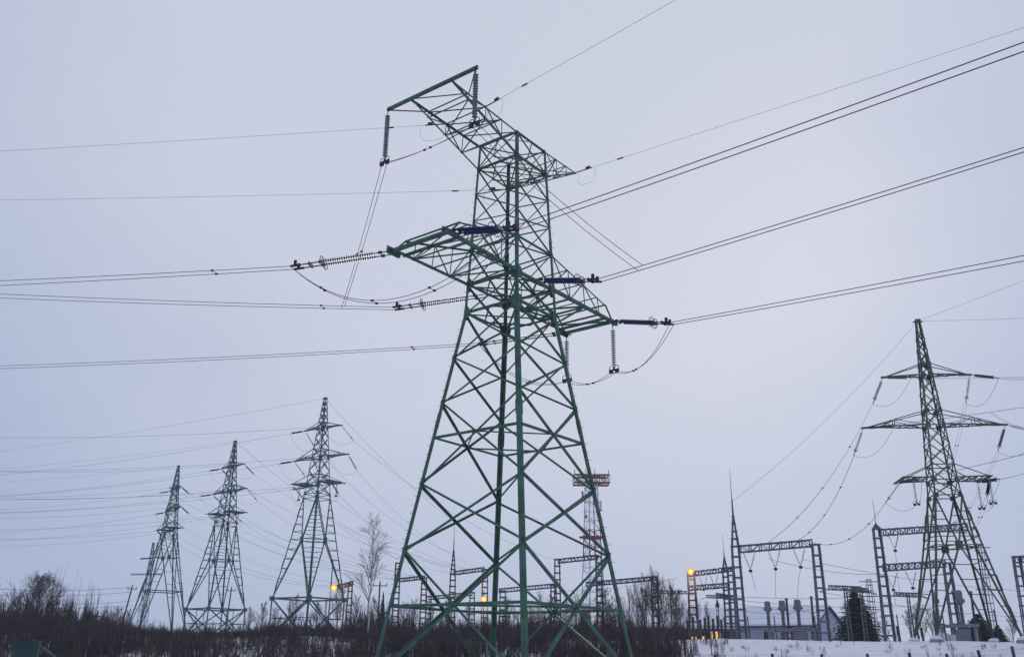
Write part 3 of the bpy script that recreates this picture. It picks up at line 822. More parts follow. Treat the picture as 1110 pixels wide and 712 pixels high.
# right tower: strings, spans to the yard, spans to the right edge
word = 'olive tower'
gA = {2: [at(832, 588, 92), at(1000, 574, 102)], 1: [at(858, 588, 92), at(1018, 574, 102)], 0: [at(878, 587, 92), at(1035, 573, 103)]}
ed_y = {2: (408.5, 411), 1: (441, 463), 0: (492, 513)}
PEND = {}
for j in range(2):
    for k_ in range(2):
        if (j, k_) == (0, 1): continue
        PEND[j, k_] = pendant(Rt[0][j][k_] + V(((.9, -.15)[j], 0, 0)), 2.0, '%s jumper string at the %s end of the bottom arm of the olive tower' % (('nearer', 'farther')[k_], SIDE[j]) if j else 'lone jumper string at the left end of the bottom arm of the olive tower', None, mt=PALE if k_ == 0 else DISC, n=12, rod=.25, r=.16)[1]
for ai in range(3):
    for si in range(2):
        A = Rt[ai][si][0] if ai else Rt[ai][si][0]
        B = gA[ai][si]
        s1 = far_string(A, A + (B - A).normalized() * 2 - Z * 1.0, 'navy string slanting down from the %s %s arm of the %s' % (ARM[ai], SIDE[si], word), Ln=1.9, r=.17)
        wire(s1, B, 1.6, .012, 'twin slack wires from the %s %s arm of the %s down to the yard' % (ARM[ai], SIDE[si], word), twin=.3, mt=YWIRE)
        A2 = Rt[ai][si][1]
        q = edge_span(A2, 1110, ed_y[ai][si], .3 if si else -.6, 2.0, sag=.5)
        s2 = far_string(A2, q[4], 'navy string pulling right from the %s %s arm of the %s' % (ARM[ai], SIDE[si], word), Ln=1.9, r=.17)
        q = edge_span(s2, 1110, ed_y[ai][si], .2 if si else -.6, 2.0, sag=.5)
        pq = V((0, .3, 0))
        wire_obj('conductor_bundle', [q, [p + pq for p in q]], .012, 'twin wires to the right edge from the %s %s arm of the %s' % (ARM[ai], SIDE[si], word), mt=YWIRE)
        jp = [sagline(s1, s2, 1.3, 16)] if ai else ([chain((s1, PEND[0, 0], .7), (PEND[0, 0], s2, .8))] if si == 0 else [chain((s1, PEND[1, 0], .6), (PEND[1, 0], PEND[1, 1], .4), (PEND[1, 1], s2, .5))])
        wire_obj('jumper_cable', jp, .016, 'jumper loop under the %s %s arm of the %s' % (ARM[ai], SIDE[si], word))
wire(Rtop, at(790, 546, 92), 1.0, .014, 'earth wire from the olive tower peak down to the tall spire', 'wire', mt=EWIRE)
wire_obj('earth_wire', [edge_span(Rtop, 1110, 345, 0, 2, sag=.4)], .014, 'level earth wire leaving right from the olive tower peak', 'wire', EWIRE)
wire_obj('earth_wire', [edge_span(Rtop, 1110, 304, -1.0, 2, sag=.4)], .014, 'rising earth wire leaving right from the olive tower peak', 'wire', EWIRE)

# ------------------------------------------------------------------ red and white mast
def mast():
    Y = 230; b0 = ground(644, Y); top = at(641, 521, Y); top = V((b0.x, b0.y, top.z)); hgt = top.z - b0.z
    root = empty('antenna_mast', b0, 'slim red and white antenna mast with a red ring platform near its top', 'mast')
    cuts = [0, .30, .52, .68, .86, 1.0]
    for i in range(5):
        m = MB(); w0 = 5.6 - 3.2 * cuts[i] ** .7; w1 = 5.6 - 3.2 * cuts[i + 1] ** .7
        lattice_post(m, b0.lerp(top, cuts[i]), b0.lerp(top, cuts[i + 1]), w0, w1, max(3, int(hgt * (cuts[i + 1] - cuts[i]) / 2.6)), th=.26, rz=.4)
        m.build('mast_section', RED if i == 2 else WHITEP, root)
    m = MB()
    lattice_beam(m, top + V((-4.3, -2.2, .2)), top + V((4.4, 2.2, .2)), 1.2, 2.2, 7, th=.17); lattice_beam(m, top + V((-4.3, 2.2, .2)), top + V((4.4, -2.2, .2)), 1.2, 2.2, 7, th=.17)
    for s in (-1, 1):
        m.beam(top + V((s * 4.3, -2.4, 1.2)), top + V((s * 4.3, 2.4, 1.2)), .25); m.beam(top + V((s * 4.3, -2.4, -.8)), top + V((s * 4.3, 2.4, -.8)), .25)
        m.beam(top + V((-4.3, s * 2.4, 1.2)), top + V((4.3, s * 2.4, 1.2)), .25); m.beam(top + V((-4.3, s * 2.4, -.8)), top + V((4.3, s * 2.4, -.8)), .3)
    for x in (-4.3, -1.5, .8, 4.3): m.tube([top + V((x, -2, 1)), top + V((x, -2, 2.6))], .09, 5)
    m.build('platform', RED, root)
    m = MB(); c = b0.lerp(top, .63)
    m.box(c, 5.4, 3.4, .45, .4); m.beam(c + V((-3.2, 0, .2)), c + V((3.2, 0, .2)), .5, .3); m.build('platform', RED, root)
    for dx, t in ((-2.3, .86), (2.2, .80), (-1.6, .75)):
        m = MB(); m.box(b0.lerp(top, t) + V((dx, -1, 0)), .5, .35, 2.6 if dx != -1.6 else .9); m.build('antenna', WHITEP if dx > 0 else GREYEQ, root)
mast()

# far pale pylons behind the right tower
for px, pyt, Y, lab in ((949, 628, 330, 'faint distant pylon just left of the olive tower'), (1078, 590, 300, 'faint distant pylon seen through the right legs of the olive tower')):
    b0 = ground(px, Y); t = at(px, pyt, Y); t = V((b0.x, b0.y, t.z))
    root = empty('distant_pylon', b0, lab, 'pylon', 'faint distant pylons')
    m = MB(); lattice_post(m, b0, t, 2.4, 1.6, 12, th=.2, diag=False); m.build('body', GALV, root)
    for f in (.55, .75, .97):
        m = MB(); c = b0.lerp(t, f); m.beam(c - V((3.4, 0, 0)), c + V((3.4, 0, 0)), .25, .3); m.build('crossarm', GALV, root)
# small brown pylon behind the leftmost tower
def small_pylon():
    b0 = ground(157, 205); t = at(166.5, 588, 205); b0 = V((t.x, t.y, gz(t.x, t.y)))
    root = empty('transmission_tower', b0, 'small dark pylon half hidden behind the leftmost teal tower', 'pylon')
    m = MB(); lattice_post(m, b0, t, 2.0, .4, 18, th=.11); m.build('body', TEAL, root)
    for f, a0, a1 in ((.83, -2.6, .4), (.66, -4.2, 3.0)):
        m = MB(); c = b0.lerp(t, f); lattice_beam(m, c + V((a0, .8, 0)), c + V((a1, -.8, 0)), .3, .3, 6, th=.09); m.build('crossarm', GALVD, root)
small_pylon()

# ------------------------------------------------------------------ lamps
def lamp(px, py, Y, label, arm):
    p = at(px, py, Y)
    root = empty('floodlight', p, label, 'lamp')
    m = MB(); m.lathe(p, V((0, -1, -.5)), [(.12, -.55), (.3, -.4), (.5, -.14)], 12); m.tube([p + V((0, .4, .2)), p + V((arm, .4, -.2))], .06, 5); m.build('housing', GALVD, root)
    m = MB(); m.lathe(p, V((0, -1, -.35)), [(.02, -.1), (.30, 0.0), (.31, .14), (.22, .28), (.02, .34)], 14); m.build('bulb', LAMP, root, smooth_=True)
    m = MB(); ax = V((0, -1, -.35)).normalized(); m.lathe(p, ax, [(.02, -.12), (.40, -.10), (.52, .02), (.50, .04), (.02, .04)], 16); m.build('glow_disc', LAMPO, root, smooth_=True)  # emissive orange disc added round the bulb to imitate its surrounding glow
    l = bpy.data.lights.new('lamp_light', 'POINT'); l.energy = 600; l.color = (1, .55, .2); l.shadow_soft_size = .3
    lo = bpy.data.objects.new('lamp_light', l); COL.objects.link(lo); lo.parent = root; lo.location = (0, -.9, -.5)
lamp(362, 636.5, 149, 'glowing orange floodlight beside the third tower from left', 1.2)
lamp(524.5, 649, 164, 'glowing orange floodlight seen through the middle of the tallest tower', .6)
lamp(748.5, 619, 138.6, 'glowing orange floodlight high on the dark gantry right of the saplings', .6)
po = at(524.5, 640, 164.4); gpo = V((po.x, po.y, gz(po.x, po.y)))
m = MB(); m.tube([gpo, V((po.x, po.y, po.z))], .14, 6, .09); tag(m.build('lamp_post', GALVD, origin=gpo), 'dark post carrying the middle orange floodlight', 'lamp post')
po = at(361, 606, 149.6); gpo = V((po.x, po.y, gz(po.x, po.y)))
m = MB(); m.tube([gpo, V((po.x, po.y, po.z))], .16, 6, .08); tag(m.build('lamp_post', GALVD, origin=gpo), 'dark mast carrying the orange floodlight by the third tower', 'lamp post')

# ------------------------------------------------------------------ buildings
def house():
    Y = 150; c1 = ground(884, Y, 690); zE = at(884, 677.5, Y).z; z0 = c1.z - .6
    dL = V((-math.cos(math.radians(38)), math.sin(math.radians(38)), 0)); dW = V((math.sin(math.radians(38)), math.cos(math.radians(38)), 0))
    Ln, W = 40, 13.5; zR = zE + 3.0
    root = empty('long_shed', V((c1.x, c1.y, z0)), 'long blue grey shed with a snow covered roof behind the gantry', 'building')
    A, B, C_, D = c1, c1 + dW * W, c1 + dW * W + dL * Ln, c1 + dL * Ln
    pt = lambda p, z: V((p.x, p.y, z))
    m = MB(); mid = (A + B) / 2; midL = (C_ + D) / 2
    m.poly([pt(A, z0), pt(B, z0), pt(B, zE), pt(mid, zR), pt(A, zE)]); m.poly([pt(D, z0), pt(A, z0), pt(A, zE), pt(D, zE)])
    m.poly([pt(C_, z0), pt(D, z0), pt(D, zE), pt(midL, zR), pt(C_, zE)]); m.poly([pt(B, z0), pt(C_, z0), pt(C_, zE), pt(B, zE)])
    m.build('wall', WALLB, root)
    o = -dL * .5
    r = MB()
    for P, Q, e in ((A, D, -dW * .5), (B, C_, dW * .5)):
        e0, e1 = pt(P, zE - .22) + e + o, pt(Q, zE - .22) + e - o; r0, r1 = pt(mid, zR + .02) + o, pt(midL, zR + .02) - o
        r.quadbox([e0, e1, r1, r0], [q + Z * .22 for q in (e0, e1, r1, r0)])
    roof = r.build('roof', TRIM, root)
    r = MB()
    for P, Q, e in ((A, D, -dW * .42), (B, C_, dW * .42)):
        e0, e1 = pt(P, zE + .03) + e + o * .8, pt(Q, zE + .03) + e - o * .8; r0, r1 = pt(mid, zR + .25) + o * .8, pt(midL, zR + .25) - o * .8
        r.quadbox([e0, e1, r1, r0], [q + Z * .22 for q in (e0, e1, r1, r0)])
    r.build('roof_snow', SNOWR, roof)
    f = MB(); p = pt(mid, zE + .9) - dL * .06; f.beam(p - dW * .65, p + dW * .65, .06, 1.1, up=Z); wf = f.build('window', WHITEB, root)
    f = MB(); p = p - dL * .05; f.beam(p - dW * .5, p + dW * .5, .05, .9, up=Z); f.build('pane', GLASS, wf)
    for k, (s, h_, w_) in enumerate(((8.0, 1.5, 1.3), (14.5, 1.5, 1.2), (20, 1.5, 1.2))):
        f = MB(); p = pt(A + dL * s, zE - 1.5) - dW * .05; f.beam(p - dL * w_ / 2, p + dL * w_ / 2, .06, h_, up=Z); wf = f.build('window', WHITEB, root)
        f = MB(); p = p - dW * .05; f.beam(p - dL * (w_ / 2 - .12), p + dL * (w_ / 2 - .12), .05, h_ - .25, up=Z); f.build('pane', GLASS, wf)
    f = MB(); p = pt(A + dL * 4.5, z0 + 1.7) - dW * .05; f.beam(p - dL * .55, p + dL * .55, .06, 2.6, up=Z); f.build('door', WHITEB, root)
house()
def low_building():
    Y = 158; a_ = at(694, 682, Y); b_ = at(801, 680, Y)
    z0 = gz(a_.x, Y) - .3; root = empty('low_building', V((a_.x, Y, z0)), 'low dark brown building with lit windows behind the saplings', 'building')
    zt = a_.z; m = MB(); c = V(((a_.x + b_.x) / 2, Y + 4, z0)); m.box(c, b_.x - a_.x, 8, zt - z0); m.build('wall', WALLD, root)
    m = MB(); m.box(V((c.x, c.y, zt + .003)), b_.x - a_.x + .8, 8.8, .25); rf = m.build('roof', TRIM, root)
    m = MB(); m.box(V((c.x, c.y, zt + .256)), b_.x - a_.x + .6, 8.6, .25); m.build('roof_snow', SNOWR, rf)
    for px, w_, lit in ((775, 1.9, 1), (752, 1.0, 1), (763, .7, 1), (730, 1.4, 0), (712, 1.4, 0)):
        p = at(px, 690.5, Y); p = V((p.x, Y - .03, p.z - .5))
        m = MB(); m.box(p, w_ + .2, .05, 1.5 if w_ > 1 else .8); f = m.build('window', WHITEB if px == 775 else WALLD, root)
        for s in (-1, 1):
            m = MB(); m.box(p + V((s * w_ / 4, -.05, .1)), w_ / 2 - .08, .05, 1.3 if w_ > 1 else .6); m.build('pane', LITW if lit else GLASS, f)
low_building()

# ------------------------------------------------------------------ switchyard apparatus
def transformer(px, pt, pb, Y, label, wid=.75):
    t = at(px, pt, Y); s = at(px + 2, pb, Y); g = V((s.x, s.y, gz(s.x, s.y) - .2)); s = V((g.x, g.y, s.z))
    root = empty('current_transformer', g, label, 'transformer', 'grey current transformers')
    h = t.z - s.z
    m = MB(); m.lathe(s + Z * (h * .6), Z, [(.2, 0), (wid * .40, h * .05), (wid * .42, h * .12), (wid * .40, h * .14), (wid * .40, h * .34), (wid * .34, h * .38), (.1, h * .4)], 14)
    m.box(s + Z * (h * .66), wid * 1.02, wid * .5, h * .1); m.build('head', GREYEQ, root, smooth_=False)
    m = MB(); discs(m, s, s + Z * (h * .62), .24, 14, 10); m.lathe(s, Z, [(.17, 0), (.15, h * .6)], 10); m.build('porcelain', GREYEQ, root)
    m = MB(); lattice_post(m, g, s, .7, .6, 3, th=.08, diag=False); m.box(s - Z * .15, .9, .9, .15); m.build('pedestal', GALVD, root)
for px, w_ in ((832, .75), (848, .8), (865, .85)):
    transformer(px, 651 - (px - 832) * .06, 682, 96, {832: 'leftmost grey current transformer before the snowy roof', 848: 'middle grey current transformer before the snowy roof', 865: 'rightmost grey current transformer before the snowy roof'}[px], w_)
transformer(1016, 641, 676, 97, 'grey current transformer behind the near left leg of the olive tower', .6)
transformer(1043, 639, 680, 97, 'widest grey current transformer under the olive tower', .8)
def breaker(pt_, pb_, Y, label, cap=None):
    t = at(*pt_, Y); s = at(*pb_, Y)
    g = V((s.x, s.y, gz(s.x, s.y) - .2))
    root = empty('bushing_column', g, label, 'insulator', 'dark bushing columns in the yard')
    m = MB(); discs(m, s, s.lerp(t, .48), .17, 12, 9); discs(m, s.lerp(t, .52), t, .17, 12, 9); m.tube([s, t], .11, 8); m.build('porcelain', BROWNI, root)
    m = MB(); d = (t - s).normalized(); m.lathe(t, d, [(.16, 0), (.16, .22), (.05, .28)], 10); m.lathe(s.lerp(t, .48), d, [(.185, 0), (.185, .12)], 10); m.tube([s, t], .03, 5); m.build('cap', cap or GREYEQ, root)
    m = MB(); lattice_post(m, g, s, .6, .5, 3, th=.08, diag=False); m.build('pedestal', GALVD, root)
RUST = mat('rusty_cap', (.32, .13, .07), .7, var=.3)
breaker((852.5, 650.5), (855, 680), 97, 'left dark bushing column before the snowy roof')
breaker((879.5, 648.5), (882, 680), 97, 'right dark bushing column beside the pale gantry post')
breaker((1033, 642), (1039, 676), 96, 'dark bushing column left of the widest transformer', RUST)
breaker((1052.5, 643), (1057, 676), 96, 'dark bushing column with a rusty cap under the olive tower', RUST)
def platform(a_, b_, Y, label, box=None):
    A, B = at(*a_, Y), at(*b_, Y); g = V((A.x, A.y, gz(A.x, A.y)))
    root = empty('steel_platform', g, label, 'platform')
    m = MB(); m.beam(A, B, 1.1, .3); m.build('deck', GREYEQ, root)
    for t in (.06, .36, .66, .94):
        p = A.lerp(B, t); m = MB(); m.beam(V((p.x, p.y, gz(p.x, p.y) - .2)), p - Z * .152, .3); m.build('leg', CONC, root)
    if box:
        p = at(*box, Y); m = MB(); m.box(V((p.x, p.y - .1, gz(p.x, p.y) - .1)), 1.5, .8, p.z - gz(p.x, p.y)); m.build('cabinet', GREYEQ, root)
platform((831, 683), (886, 682), 95.5, 'steel platform on legs under the three grey transformers', (866, 683.5))
platform((1018, 678.5), (1059, 677.5), 95.5, 'steel platform on legs under the olive tower apparatus', (1041, 680.5))
for i, (px, w_, h_) in enumerate(((1024.5, .45, .8), (1032, .55, .7))):
    p = ground(px, 92); m = MB(); m.box(p - Z * .1, w_, .4, h_); m.box(p + Z * (h_ - .1), w_ + .1, .5, .08)
    tag(m.build('cable_cabinet', WHITEB, origin=p), ('taller', 'wider')[i] + ' white cabinet in the snow by the near left plinth', 'cabinet', 'small white cabinets')
# dark post insulators behind the bank
for i, (px, pt_) in enumerate(((746, 672), (752, 668), (760, 671), (765, 669), (769, 667), (774, 670), (779, 667), (783, 671), (970, 676), (974, 678), (1000, 680), (995, 675))):
    p = ground(px, 120 if px < 900 else 112); t = at(px, pt_, p.y); m = MB()
    root = empty('post_insulator', p, 'dark post insulator standing in a row ' + ('left of the pale spire gantry' if px < 900 else 'behind the left legs of the olive tower'), 'insulator', 'dark post insulators left of the spire' if px < 900 else 'dark post insulators by the olive tower')
    m.beam(p - Z * .2, p.lerp(t, .4), .22); m.build('pedestal', GALVD, root)
    m = MB(); b_ = V((p.x, p.y, p.lerp(t, .4).z)); discs(m, b_, V((p.x, p.y, t.z)), .22, 9, 8); m.lathe(b_, Z, [(.16, 0), (.15, t.z - b_.z)], 8); m.build('porcelain', BROWNI, root)

# ------------------------------------------------------------------ wooden poles at the left
def pole(px, pt_, Y, label, lean=0, arm=.9, second=None):
    t = at(px, pt_, Y); g = V((t.x - lean, t.y, gz(t.x, t.y) - .3))
    root = empty('utility_pole', g, label, 'utility pole', 'dark wooden poles behind the left thicket')
    m = MB(); m.tube([g, t], .17, 7, .12); m.build('shaft', WOOD, root)
    m = MB(); c = t - Z * .5; m.beam(c - V((arm, 0, 0)), c + V((arm, 0, 0)), .12, .14); m.build('crossarm', WOOD, root)
    for s in (-1, 0, 1):
        m = MB(); m.lathe(c + V((s * arm * .9, 0, .08 if s else .5)), Z, [(.03, 0), (.09, .1), (.07, .3), (.02, .34)], 7); m.build('pin_insulator', BROWNI, root)
    return t
pole(143.5, 635, 180, 'tall dark pole left of the leftmost teal tower', lean=1.2)
pole(76.5, 659, 130, 'lone dark pole right of the big bare tree', lean=.5)
pole(98, 664, 140, 'left pole of the pair behind the thicket', lean=.3)
pole(106, 664, 140, 'right pole of the pair behind the thicket', lean=.3)
pole(251, 637, 190, 'dark pole through the legs of the second tower', lean=.3)
pole(412, 631, 150, 'dark pole at the left side of the nearest tower leg', lean=0, arm=1.2)
m_a = at(98, 667, 140); m_b = at(106, 667, 140)
# thin low wires of the pole line
for i, (y0, y1) in enumerate(((637, 636), (644, 641), (652, 651), (655, 656))):
    wire(at(-20, y0, 150), at(143.5, y1, 179), .5, .03, 'low wire %s the far left sky' % ('highest across', 'second down across', 'third down across', 'lowest across')[i], 'wire', group='low wires of the pole line')

# ------------------------------------------------------------------ fences
def yard_fence():
    pts = [(758, 669), (787, 668.5), (813, 667.5), (842, 667), (886, 667), (976, 665.5), (1026, 664.5), (1083, 660), (1120, 660)]
    p0 = ground(758, 86.3); root = empty('yard_fence', p0, 'row of tall thin green posts with strands along the bank crest', 'fence')
    tops = []
    for px, pt_ in pts:
        g = ground(px, 86.3); t = at(px - (2 if px > 850 else 1), pt_, 86.3)
        t = V((g.x - .1, g.y, t.z)); tops.append((g, t))
        m = MB(); m.beam(g - Z * .2, t, .08); m.build('post', FENCE, root)
    for f in (.35, .65, .9):
        m = MB()
        for (g0, t0), (g1, t1) in zip(tops[:-1], tops[1:]): m.tube([g0.lerp(t0, f), g1.lerp(t1, f)], .006, 4)
        m.build('strand', GALV, root)
yard_fence()
def near_fence():
    pts = [(201, 703), (333, 707.5), (460, 712), (560, 712), (665, 711), (775, 709), (837, 708), (890.5, 708.5), (940, 708), (985.5, 707), (1026, 708), (1062.5, 704), (1099, 700), (1135, 700)]
    Y = 52; p0 = ground(201, Y); root = empty('near_fence', p0, 'low green post and mesh fence crossing the foot of the slope', 'fence')
    row = []
    for px, pt_ in pts:
        t = at(px, pt_, Y); g = V((t.x, Y, gz(t.x, Y) - .2)); row.append((g, t))
        m = MB(); m.beam(g, t + (V((-.12, 0, 0)) if px > 1050 else V((0, 0, 0))), .12); m.build('post', FENCE, root)
    m = MB()
    for (g0, t0), (g1, t1) in zip(row[:-1], row[1:]):
        n = 22
        for i in range(n + 1):
            f = i / n; a_ = g0.lerp(g1, f) + V((0, -.06, 0)); b_ = t0.lerp(t1, f) - Z * .1 + V((0, -.06, 0)); m.tube([a_, b_], .004, 3)
        for f in (.2, .4, .6, .8, .95): m.tube([g0.lerp(t0, f) + V((0, -.07, 0)), g1.lerp(t1, f) + V((0, -.07, 0))], .005, 3)
    m.build('mesh_panel', GALV, root)
near_fence()
def gate():
    Y = 30; a_ = at(17, 698.5, Y); b_ = at(36, 695, Y); g = gz(a_.x, Y)
    root = empty('green_gate', V((a_.x, Y, g)), 'green sheet metal gate leaf with post and slanting brace, bottom left corner', 'gate')
    m = MB(); m.quadbox([V((a_.x - .1, Y, g)), V((b_.x, Y, g)), b_, a_], [p + V((0, .05, 0)) for p in (V((a_.x - .1, Y, g)), V((b_.x, Y, g)), b_, a_)]); m.build('sheet_panel', FENCE, root)
    m = MB(); m.beam(a_ + V((-.03, 0, .03)), b_ + V((0, 0, .03)), .1, .07); m.build('top_rail', FENCE, root)
    c = at(40.5, 693.5, Y); m = MB(); m.beam(V((c.x, Y, g)), c, .20, .14, up=V((0, 1, 0))); m.build('post', FENCE, root)
    m = MB(); d = at(44, 701, Y); e = at(64, 716, Y); m.beam(d, e, .08); m.build('brace', FENCE, root)
gate()

# ------------------------------------------------------------------ trees
def grow(m, p, d, ln, r, depth, spread, up, droop, rnd, kids=3, nseg=3, minr=.006):
    pts = [V(p)]; d = V(d).normalized()
    for i in range(nseg):
        d = (d + V((rnd.gauss(0, .13), rnd.gauss(0, .13), rnd.gauss(0, .09) + up * .12 - droop * .22))).normalized()
        pts.append(pts[-1] + d * (ln / nseg))
    m.tube(pts, r, 5 if depth > 2 else 3, max(minr, r * .55))
    if depth == 0: return
    for k in range(kids):
        t = rnd.uniform(.35, 1.0) if k else 1.0
        i = min(nseg - 1, int(t * nseg)); q = pts[i].lerp(pts[i + 1], t * nseg - i) if t < 1 else pts[-1]
        az = rnd.uniform(0, 6.283); nd_ = (d + V((math.cos(az), math.sin(az), 0)) * spread * (1 if k else .35) + Z * .18 * up).normalized()
        grow(m, q, nd_, ln * rnd.uniform(.55, .85), max(minr, r * .58), depth - 1, spread, up, droop, rnd, kids, nseg, minr)
def tree_mesh(seed, h, r, spread, up, droop, levels, kids, depth, start=.2, minr=.008, bl=.30):
    rnd = random.Random(seed); trunk = MB(); crown = MB()
    pts = [V((0, 0, -.2))]
    for i in range(7): pts.append(V((rnd.gauss(0, .05) * h * .12, rnd.gauss(0, .05) * h * .12, h * (i + 1) / 7 * .93)))
    trunk.tube(pts, r, 7, minr * 1.5)
    for k in range(levels):
        t = start + (1 - start) * (k + rnd.random()) / levels
        f = t * 7; i = min(6, int(f)); q = pts[i].lerp(pts[i + 1], f - i)
        az = rnd.uniform(0, 6.283); d = V((math.cos(az) * spread, math.sin(az) * spread, .55 + up * .6))
        grow(crown, q, d, h * bl * (1.1 - .75 * t), max(minr, r * .42 * (1.15 - t)), depth, spread, up, droop, rnd, kids, 3, minr)
    return trunk, crown
def spruce_mesh(seed, h, w):
    rnd = random.Random(seed); trunk = MB(); crown = MB()
    trunk.tube([V((0, 0, -.2)), V((0, 0, h * .98))], h * .018, 7, .02)
    n = int(h * 5.5)
    for i in range(n):
        t = i / n; z = h * (.05 + .94 * t); rr = w * .5 * (1 - t) ** .85 + .12
        for k in range(18 if t < .5 else 12 if t < .8 else 8):
            az = rnd.uniform(0, 6.283); L_ = rr * rnd.uniform(.55, 1.1); dz = -L_ * rnd.uniform(.12, .4)
            e = V((math.cos(az) * L_, math.sin(az) * L_, z + dz)); s = V((-math.sin(az), math.cos(az), 0)); b_ = V((0, 0, z))
            for j in range(5):
                f = .25 + .75 * j / 4; c = b_.lerp(e, f); ww = (.34 - .20 * f) * (.5 + rr * .35)
                a1 = s * ww * rnd.uniform(.6, 1.2); dn = V((math.cos(az), math.sin(az), -.5)) * ww * .8
                crown.poly([c - a1 + Z * rnd.uniform(-.06, .03), c + dn * .7 - Z * .14, c + a1 + Z * rnd.uniform(-.06, .03), c - dn * .5 + Z * .05])
    return trunk, crown
PROTO = {}
def plant_tree(kind, px, pt_, Y, label, name='bare_tree', group=None, sx=1.0):
    if kind not in PROTO:
        if kind.startswith('spruce'): tk = spruce_mesh(int(kind[-1]), 10, 5.2); mt = (BARK, NEEDLE); h0 = 10
        elif kind == 'pine': tk = spruce_mesh(5, 6, 5.5); mt = (BARK, NEEDLE); h0 = 6
        elif kind == 'birch': tk = tree_mesh(11, 12, .11, .40, .55, .62, 34, 3, 3, .30, .006, .16); mt = (BIRCH, TWIG); h0 = 12
        elif kind == 'big': tk = tree_mesh(21, 10, .16, .80, .95, .0, 26, 4, 3, .10, .012, .36); mt = (BARK, BARK); h0 = 10
        elif kind.startswith('bush'): tk = tree_mesh(30 + int(kind[-1]), 6, .09, .7, .8, 0, 18, 4, 2, .05, .014); mt = (BARK, BARK); h0 = 6
        else: tk = tree_mesh(40 + int(kind[-1]), 7, .055, .35, 1.0, 0, 22, 3, 2, .15, .010); mt = (TWIG, TWIG); h0 = 7
        me = []
        for nm, mb, mt_ in zip(('trunk', 'crown'), tk, mt):
            d = bpy.data.meshes.new(nm); d.from_pydata(mb.v, [], mb.f); d.materials.append(mt_); d.update(); me.append(d)
        PROTO[kind] = (me, h0)
    me, h0 = PROTO[kind]
    g = ground(px, Y); t = at(px, pt_, Y); s = (t.z - g.z) / h0
    root = empty(name, g, label, 'tree', group)
    root.scale = (s * sx, s * sx, s); root.rotation_euler = (0, 0, random.uniform(0, 6.28))
    for nm, d in zip(('trunk', 'crown'), me):
        o = bpy.data.objects.new(nm, d); COL.objects.link(o); o.parent = root
    return root
plant_tree('big', 34, 630, 108, 'largest bare tree rising over the far left thicket', sx=1.5)
plant_tree('bush1', 14, 648, 104, 'bare tree at the left edge beside the largest bare tree', sx=1.1)
plant_tree('bush2', 55, 652, 110, 'bare tree just right of the largest bare tree')
plant_tree('bush3', 72, 664, 112, 'low bare tree around the lone dark pole')
plant_tree('bush1', 88, 660, 118, 'low bare tree between the lone pole and the pole pair')
plant_tree('bush2', 125, 659, 125, 'rounded bare tree left of the leftmost teal tower', sx=1.3)
plant_tree('bush3', 136, 662, 135, 'bare tree at the foot of the leftmost teal tower')
plant_tree('bush1', 268, 660, 150, 'bare tree right of the second tower stand')
plant_tree('bush3', 283, 655, 140, 'bare tree left of the third tower stand')
plant_tree('bush2', 297, 660, 135, 'bare tree hiding the left corner of the third tower stand')
plant_tree('bush1', 318, 648, 125, 'bare tree in front of the third tower stand, left of middle')
plant_tree('bush2', 342, 654, 122, 'bare tree in front of the third tower stand, right of middle')
plant_tree('bush3', 364, 640, 160, 'bare tree right behind the left orange lamp')
plant_tree('bush1', 384, 648, 120, 'dark bare tree left of the birch')
plant_tree('bush2', 404, 650, 118, 'dark bare tree right of the birch')
plant_tree('bush3', 437, 655, 150, 'bare tree behind the left tower leg')
plant_tree('birch', 398, 559, 80, 'tall slender white barked birch left of the nearest tower leg', name='birch_tree')
plant_tree('spruce1', 413, 640, 140, 'dark narrow spruce beside the nearest tower leg', name='spruce_tree', sx=.5)
plant_tree('spruce1', 931, 636, 122, 'tall dark spruce right of the blue grey shed', name='spruce_tree', sx=2.3)
plant_tree('spruce2', 944, 662, 120, 'short dark spruce leaning on the tall spruce', name='spruce_tree', sx=1.1)
plant_tree('pine', 1063, 664, 112, 'rounded dark conifer under the right side of the olive tower', name='conifer_tree', sx=2.2)
plant_tree('spruce2', 1083, 676, 112, 'low dark conifer behind the far right leg of the olive tower', name='conifer_tree', sx=2.6)
plant_tree('pine', 780, 650, 190, 'small dark pine above the snowy roof by the spire', name='pine_tree', sx=.7)
plant_tree('pine', 899, 652, 200, 'small dark pine peeking over the shed gable', name='pine_tree', sx=.7)
for i, (px, pt_, Y) in enumerate(((672, 650, 84), (683, 640, 86), (692, 634, 84), (701, 628, 82), (710, 622, 84), (719, 628, 86), (729, 634, 83), (738, 645, 85), (660, 655, 90), (648, 655, 92), (757, 650, 88), (768, 655, 86), (585, 645, 92), (575, 655, 94), (633, 660, 92), (615, 650, 90), (748, 660, 84))):
    plant_tree('sap%d' % (i % 3), px, pt_, Y, 'thin leafless sapling among others right of the tallest tower' if px > 640 else 'thin leafless sapling behind the legs of the tallest tower', name='sapling',
               group='saplings right of the tallest tower' if px > 640 else 'saplings behind the tallest tower')
